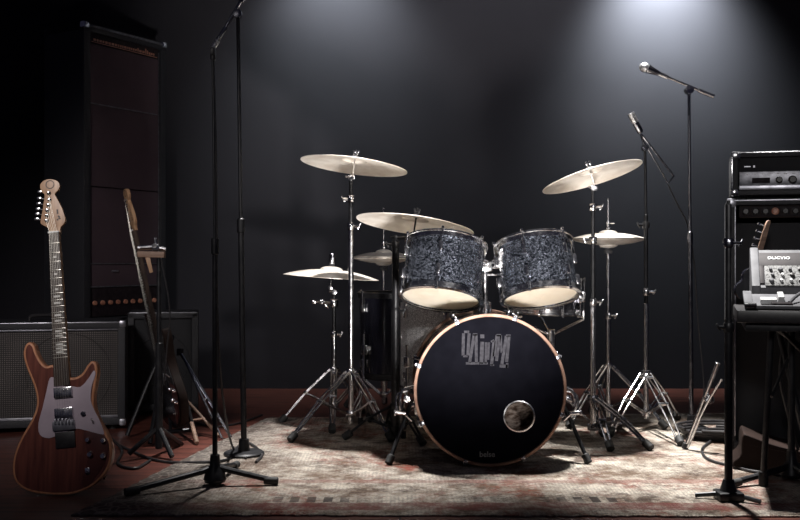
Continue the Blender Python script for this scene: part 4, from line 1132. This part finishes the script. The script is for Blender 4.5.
def big_cab():
    z1 = 1.083; d = .36; fr = .034; x0, x1 = X0 - .012, X1
    t = thing('speaker_cabinet', 'tall black speaker cabinet with a knob row, right edge', 'speaker', ((x0 + x1) / 2, YC, 0))
    b = nb()
    for (a, c, e, f) in ((x0, x0 + fr, G + .03, z1), (x1 - fr, x1, G + .03, z1), (x0, x1, G + .03, G + .07), (x0, x1, z1 - .026, z1)): bx(b, a, c, YC, YC + d, e, f, .007)
    bx(b, x0 + .01, x1 - .01, YC + d - .02, YC + d - .005, .06, z1 - .01)
    part('body', b, 'tolex', t)
    b = nb(); bx(b, x0 + .026, x1, YC - .003, YC + .005, z1 - .010, z1 - .003, .002); bx(b, x0 + .028, x0 + .033, YC - .003, YC + .006, .10, z1 - .03, .002); part('edge_piping', b, 'steel_trim', t)
    b = nb(); box(b, (.04, .03, .04), Matrix.Translation((x0 + .017, YC + .011, z1 - .016)), .012); part('corner_guard', b, 'steel_trim', t)
    b = nb(); bx(b, x0 + fr, x1 - fr, YC + .022, YC + .035, .07, z1 - .10); part('grille', b, 'grille_black', t)
    b = nb(); bx(b, x0 + fr + .012, x1 - fr, YC + .006, YC + .03, z1 - .076, z1 - .030, .002); pn = part('control_panel', b, 'panel_dark', t)
    for k in range(16):
        xx = x0 + fr + .038 + k * .0385
        b = nb(); lathe(b, [(.0, 0), (.015, 0), (.015, .005), (.012, .006), (.010, .016), (0, .016)], Matrix.Translation((xx, YC + .006, z1 - .052)) @ Matrix.Rotation(PI / 2, 4, 'X'), 16); part('knob', b, 'knob_dark' if k != 3 else 'knob_amber', pn)
    b = nb(); bx(b, x0 + fr + .016, x1 - fr, YC + .002, YC + .008, z1 - .079, z1 - .074); bx(b, x0 + fr + .016, x1 - fr, YC + .002, YC + .008, z1 - .032, z1 - .029)
    for k in range(15): bx(b, x0 + fr + .055 + k * .0385, x0 + fr + .0585 + k * .0385, YC + .002, YC + .008, z1 - .070, z1 - .036)
    part('panel_rail', b, 'brown_case', pn)
    for xx in (x0 + .06, x1 - .06):
        for yy in (YC + .05, YC + d - .05):
            b = nb(); lathe(b, [(0, 0), (.020, 0), (.022, .032), (0, .032)], Matrix.Translation((xx, yy, G + .001)), 14); part('rubber_foot', b, 'rubber', t)
big_cab()

# brown curved-lid case lying at the foot of the cabinet
b = nb()
pr = [(0, 0), (.52, 0), (.52, .03), (.46, .05), (.30, .065), (.12, .10), (.03, .13), (0, .13), (-.005, .06)]
prism(b, closed_spline(pr, 4), 0, .22, Matrix.Translation((1.41, 4.125, G + .004)) @ Matrix.Rotation(PI / 2, 4, 'X'), .008)
single('instrument_case', b, 'brown_case', 'low brown case with sloping lid at the foot of the cabinet', 'case', (1.41, 4.12, G))

# table with mixer
TX0, TX1, TY0, TY1, TZ = 1.178, 1.98, 3.50, 3.99, .655
t = thing('table', 'black folding table under the mixing desk', 'table', ((TX0 + TX1) / 2, (TY0 + TY1) / 2, G))
b = nb(); bx(b, TX0, TX1, TY0, TY1, TZ - .045, TZ, .008); part('tabletop', b, 'black_plastic', t)
b = nb(); bx(b, TX0 + .03, TX1 - .03, TY0 + .03, TY1 - .03, TZ - .075, TZ - .046, .004); part('apron', b, 'black_metal', t)
lp = [((1.30, 3.62), (1.275, 3.665)), ((1.335, 3.90), (1.46, 3.86)), ((1.90, 3.60), (1.93, 3.60)), ((1.86, 3.90), (1.83, 3.90))]
for (a, c) in lp:
    b = nb(); tube(b, [Vector((a[0], a[1], TZ - .06)), Vector((c[0], c[1], G + .025))], .0115, 12)
    lg = part('leg', b, 'black_metal', t)
    b = nb(); cyl(b, Vector((c[0], c[1], G + .001)), Vector((c[0], c[1], G + .055)), .017, 12); part('rubber_foot', b, 'rubber', lg)
b = nb(); tube(b, [Vector((1.30, 3.62, .34)), Vector((1.40, 3.88, .52))], .006, 8); tube(b, [Vector((1.32, 3.72, .58)), Vector((1.56, 3.80, .40)), Vector((1.60, 3.80, .34))], .008, 8); tube(b, [Vector((1.33, 3.70, .58)), Vector((1.50, 3.80, .40)), Vector((1.57, 3.80, .18))], .007, 8)
part('cross_brace', b, 'black_metal', t)
# tripod stand below the table
c = Vector((.3915 * 3.72, 3.72, G))
t = thing('tripod_stand', 'black tripod stand with flat spread legs below the table', 'stand', c)
flat_tripod(t, c, [(1.195, 3.60, G), (1.50, 3.44, G), (1.68, 3.93, G)], .055, r=.012)
b = nb(); cyl(b, c + Vector((0, 0, .06)), c + Vector((0, 0, .555)), .013, 14); part('pole', b, 'black_metal', t)

def mixer():
    x0, x1 = 1.238, 1.93; z0 = TZ + .001
    t = thing('mixing_desk', 'grey mixing desk with sloped knob panel on the table', 'mixer', ((x0 + x1) / 2, 3.8, z0))
    side = [(3.735, z0), (3.93, z0), (3.93, .862), (3.905, .868), (3.735, .728)]   # y,z profile
    Mx = Matrix(((0, 0, 1, 0), (1, 0, 0, 0), (0, 1, 0, 0), (0, 0, 0, 1)))             # local xy -> world yz
    b = nb(); prism(b, side, x0 + .03, x1, Mx, .003); part('case', b, 'console_grey', t)
    b = nb(); prism(b, [(3.728, z0), (3.935, z0), (3.935, .872), (3.905, .878), (3.728, .735)], x0, x0 + .03, Mx, .005); part('side_cheek', b, 'console_grey', t)
    p0 = Vector((0, 3.735, .728)); p1 = Vector((0, 3.905, .868)); d = (p1 - p0); Ln = d.length; d.normalize(); nrm = Vector((0, -d.z, d.y))
    MP = Matrix((Vector((1, 0, 0)), d, nrm)).transposed().to_4x4(); MP.translation = Vector((x0 + .03, p0.y, p0.z))
    Wm = x1 - x0 - .03
    def pb(b, a, c, e, f, th=.004, zz=0, bev=.001): box(b, (c - a, f - e, th), MP @ Matrix.Translation(((a + c) / 2, (e + f) / 2, zz + th / 2)), bev)
    b = nb(); pb(b, .0, Wm, Ln * .56, Ln * .90, .005); up = part('upper_panel', b, 'panel_dark', t)
    b = nb(); pb(b, .0, .016, 0.02, Ln * .56, .005); part('side_gap', b, 'panel_dark', t)
    b = nb(); pb(b, .018, Wm, .006, Ln * .55, .006); lp_ = part('knob_panel', b, 'panel_light', t)
    b = text_mesh('DUCYIO', .021, MP @ Matrix.Translation((.072, Ln * .745, .0062)), .0006, .0005); part('lettering', b, 'white_paint', up, 'white lettering')
    random.seed(11)
    for k in range(15):
        for j, yy in enumerate((.030, .062, .094)):
            if k in (5, 8) and j < 2: continue
            r = .0065 if (k + j) % 3 else .009
            b = nb(); lathe(b, [(0, 0), (r, 0), (r * .8, .010), (0, .011)], MP @ Matrix.Translation((.040 + k * .034 + (.006 if j % 2 else 0), yy, .006)), 10)
            part('knob', b, random.choice(['knob_dark', 'white_paint', 'knob_dark', 'console_grey']), lp_)
    for k in (5, 8):
        b = nb(); lathe(b, [(0, 0), (.017, 0), (.014, .02), (.009, .036), (0, .040)], MP @ Matrix.Translation((.040 + k * .034, .045, .006)), 16); part('fader_knob', b, 'wine_knob', lp_)
mixer()
def tray():
    x0, x1 = .3385 * 3.56, 1.95
    t = thing('equipment_tray', 'open silver tray of small gear in front of the mixing desk', 'tray', ((x0 + x1) / 2, 3.60, TZ))
    p0 = Vector((0, 3.515, TZ + .004)); p1 = Vector((0, 3.718, TZ + .046)); d = (p1 - p0); Ln = d.length; d.normalize(); nrm = Vector((0, -d.z, d.y))
    MP = Matrix((Vector((1, 0, 0)), d, nrm)).transposed().to_4x4(); MP.translation = Vector((x0, p0.y, p0.z))
    def pb(b, a, c, e, f, z0, z1, bev=.001): box(b, (c - a, f - e, z1 - z0), MP @ Matrix.Translation(((a + c) / 2, (e + f) / 2, (z0 + z1) / 2)), bev)
    Wm = x1 - x0
    b = nb(); pb(b, .02, Wm, .01, Ln, 0, .004); pb(b, 0, .03, .0, Ln, 0, .016, .003); pb(b, .0, Wm, 0, .012, 0, .012, .003)
    prism(b, [(3.53, TZ + .001), (3.712, TZ + .001), (3.712, TZ + .040)], x0 + .01, x1, Matrix(((0, 0, 1, 0), (1, 0, 0, 0), (0, 1, 0, 0), (0, 0, 0, 1))))
    part('pan', b, 'console_grey', t)
    b = nb(); pb(b, .0, .04, -.006, .010, .004, .020, .003); part('latch', b, 'chrome', t)
    b = nb(); pb(b, .055, .11, .05, .09, .004, .022, .003); pb(b, .115, .135, .06, .14, .004, .03, .003); part('white_block', b, 'white_paint', t)
    b = nb(); pb(b, .09, .16, .02, .045, .004, .016, .003); part('dark_block', b, 'panel_dark', t)
    b = nb(); tube(b, [MP @ Vector(p) for p in ((.15, .05, .012), (.19, .11, .03), (.26, .15, .045), (.36, .12, .03), (.42, .06, .012))], .006, 8, True); part('curved_lead', b, 'console_grey', t)
tray()

# small stringed instrument leaning behind the mixer: only its head shows
def small_neck():
    low = Vector((1.357, 3.938, TZ + .003)); top = at(768, 221, 3.95)
    d = (top - low).normalized(); Ln = (top - low).length
    t = thing('small_guitar', 'small guitar with narrow headstock leaning behind the mixing desk', 'guitar', low)
    MF = Matrix((d.cross(Vector((0, -1, 0))), d, Vector((0, -1, 0)))).transposed().to_4x4(); MF.translation = low
    bl = [(-.02, .012), (.02, .012), (.050, .03), (.055, .06), (.038, .085), (.042, .11), (.030, .135), (0, .145), (-.030, .135), (-.042, .11), (-.038, .085), (-.055, .06), (-.050, .03)]
    b = nb(); prism(b, closed_spline(bl, 3), -.012, .012, MF, .003); part('body', b, 'black_lacquer', t)
    b = nb(); prism(b, [(-.012, .10), (.012, .10), (.010, Ln * .62), (-.010, Ln * .62)], -.006, .014, MF, .003); part('neck', b, 'white_paint', t, 'pale neck')
    y0 = Ln * .58; h = Ln - y0
    b = nb(); prism(b, closed_spline([(-.008, y0), (.008, y0), (.010, y0 + h * .4), (.009, y0 + h * .8), (.008, Ln), (-.004, Ln), (-.008, y0 + h * .8), (-.009, y0 + h * .4)], 3), -.005, .009, MF, .002); hs = part('headstock', b, 'old_wood', t)
    for k in range(4):
        b = nb(); y = y0 + h * (.25 + .2 * k); cyl(b, MF @ Vector((-.010, y, 0)), MF @ Vector((-.030, y, 0)), .003, 8); box(b, (.010, .012, .010), MF @ Matrix.Translation((-.032, y, 0)), .003); part('tuner', b, 'chrome', hs)
small_neck()

for o in list(COL.objects):
    if o.parent is None and o.name.split('.')[0] in ('amplifier_head', 'speaker_cabinet', 'instrument_case'): turn(o, (X0, YC), -16)
    if o.parent is None and o.name.split('.')[0] in ('table', 'mixing_desk', 'equipment_tray'): turn(o, (TX0, TY0), -17)
bpy.context.view_layer.update()

# ------------------------------------------------------------------ cables
def cable(label, pts, r=.005, name='cable', m='cable_black', group=None, k=8):
    b = nb(); tube(b, pts, r, 8, True, k); return single(name, b, m, label, 'cable', pts[0], group)
def fl(px, py, dz=0, rr=.005):
    Y = CAM_Z / ((py - HY) / F); p = at(px, py, Y)
    on = p.y < 5.2 and p.x > -1.06 + (p.y - 3.26) * .18
    p.z = (G if on else 0) + rr + .001 + dz; return p
cable('black cable running along the rug from the black tripod to the boom stand', [fl(120, 447), fl(150, 460), fl(175, 464), fl(205, 466), fl(228, 463), fl(236, 452), fl(247, 446), fl(262, 457), fl(256, 466)], .006)
p = at(216, 120, 3.80)
cable('thin black cable hanging down between the two left stands', [Vector((at(214, 62, 3.69).x, 3.675, at(214, 62, 3.69).z)), at(216, 160, 3.69), at(217, 300, 3.72), at(221, 380, 3.80), at(228, 430, 3.95), fl(235, 455), fl(246, 462)], .0045)
cable('cable trailing over the floor below the left amplifier', [fl(112, 440), fl(122, 452), fl(118, 465), fl(135, 470), fl(150, 462)], .006)
cable('slack cable crossing the boards behind the boom stand', [fl(196, 424), fl(215, 428), fl(240, 424), fl(262, 416)], .005)
for k in range(5):
    cx, cyy = 1.50, 4.62
    pts = [Vector((cx + (.17 + .012 * k) * math.cos(a + k), cyy + (.12 + .01 * k) * math.sin(a + k), G + .007 + k * .011)) for a in [i * 2 * PI / 14 for i in range(14)]]
    cable('loose loops of black cable heaped beside the folded chrome stand', pts, .0065, group='loops of coiled cable by the cabinet', k=4)
cable('black cable curving off the coil toward the pole stand', [Vector((1.40, 4.50, G + .008)), Vector((1.30, 4.30, G + .006)), Vector((1.26, 4.08, G + .006)), Vector((1.34, 3.95, G + .006)), Vector((1.6, 3.93, G + .006))], .006)
cable('upper of two pale-lit cables crossing under the table', [fl(733, 463), fl(752, 461), fl(775, 463), fl(805, 470)], .006)
cable('lower of two cables crossing under the table', [fl(733, 470), fl(750, 475), fl(772, 478), fl(785, 480)], .006)
b = nb(); p = fl(764, 467); lathe(b, [(0, 0), (.022, 0), (.022, .02), (.015, .03), (0, .032)], Matrix.Translation((p.x, p.y, G + .001)), 16)
single('plug', b, 'rubber', 'small round black plug on the rug under the table', 'plug', (p.x, p.y, G))
cable('thin cable hanging from the short boom and sagging to the wall side', [at(668, 184, 4.89), at(678, 205, 4.90), at(688, 226, 4.92), at(694, 262, 4.93), at(698, 320, 4.93), at(704, 390, 4.92), Vector((1.47, 4.90, G + .03)), Vector((1.50, 4.78, G + .006))], .0035)
cable('black cable hanging in loops below the right end of the table', [Vector((1.50, 3.86, .575)), Vector((1.47, 3.87, .40)), Vector((1.505, 3.87, .22)), Vector((1.55, 3.87, .07)), Vector((1.58, 3.86, G + .006)), Vector((1.75, 3.84, G + .006))], .006)

# ------------------------------------------------------------------ light
def spot(name, loc, target, power, size, blend, color=(1, 1, 1), rad=.08):
    l = bpy.data.lights.new(name, 'SPOT'); l.energy = power; l.spot_size = math.radians(size); l.spot_blend = blend
    l.color = color; l.shadow_soft_size = rad
    o = bpy.data.objects.new(name, l); COL.objects.link(o); o.location = loc
    o.rotation_euler = (Vector(target) - Vector(loc)).to_track_quat('-Z', 'Y').to_euler(); return o
COOL = (.90, .985, 1.0)
spot('wall_spot', (1.68, 6.05, 2.90), (1.70, 6.45, 2.4), 680, 92, 1, COOL, .12)
spot('wall_spot', (-.40, 6.05, 2.98), (-.40, 6.45, 2.35), 210, 92, 1, COOL, .12)
spot('wall_spot', (.75, 4.9, 3.9), (.75, 6.45, 2.6), 165, 58, 1, (.94, .95, 1), .15)  # added wide fill that lifts the middle of the wall
spot('stage_spot', (1.02, 4.70, 3.9), (1.25, 4.15, 0), 2900, 33, .9, (1, .975, .94))
spot('stage_spot', (-.35, 4.95, 3.9), (-.16, 4.3, 0), 2000, 32, .9, (1, .975, .95))
spot('front_fill', (1.3, .6, 1.7), (.3, 4.4, .9), 230, 30, .9, (1, .97, .95), .15)
spot('front_fill', (-1.6, .9, 2.3), (-1.45, 4.4, .75), 290, 38, .9, (1, .94, .92), .25)
spot('front_fill', (.2, .4, 2.0), (1.65, 4.0, .8), 130, 26, .9, (1, .97, .95), .25)  # unseen fill added to brighten the right amplifiers
spot('low_fill', (.35, 2.3, .12), (.2, 4.6, 1.25), 560, 48, .9, (1, .965, .93), .12)  # unseen low fill added to brighten cymbal undersides and lower tom heads

w = bpy.data.worlds.new('World'); bpy.context.scene.world = w; w.use_nodes = True
bg = w.node_tree.nodes['Background']; bg.inputs[0].default_value = (.55, .55, 1.0, 1); bg.inputs[1].default_value = .022

cd = bpy.data.cameras.new('Camera'); cd.sensor_width = 36; cd.lens = 36 * F / 800
cam = bpy.data.objects.new('Camera', cd); COL.objects.link(cam); cam.location = (0, 0, CAM_Z); cam.rotation_euler = (PI / 2, 0, 0)
sc = bpy.context.scene; sc.camera = cam
sc.view_settings.view_transform = 'Standard'; sc.view_settings.look = 'None'; sc.view_settings.gamma = 1; sc.view_settings.exposure = 0
sc.view_settings.use_curve_mapping = False
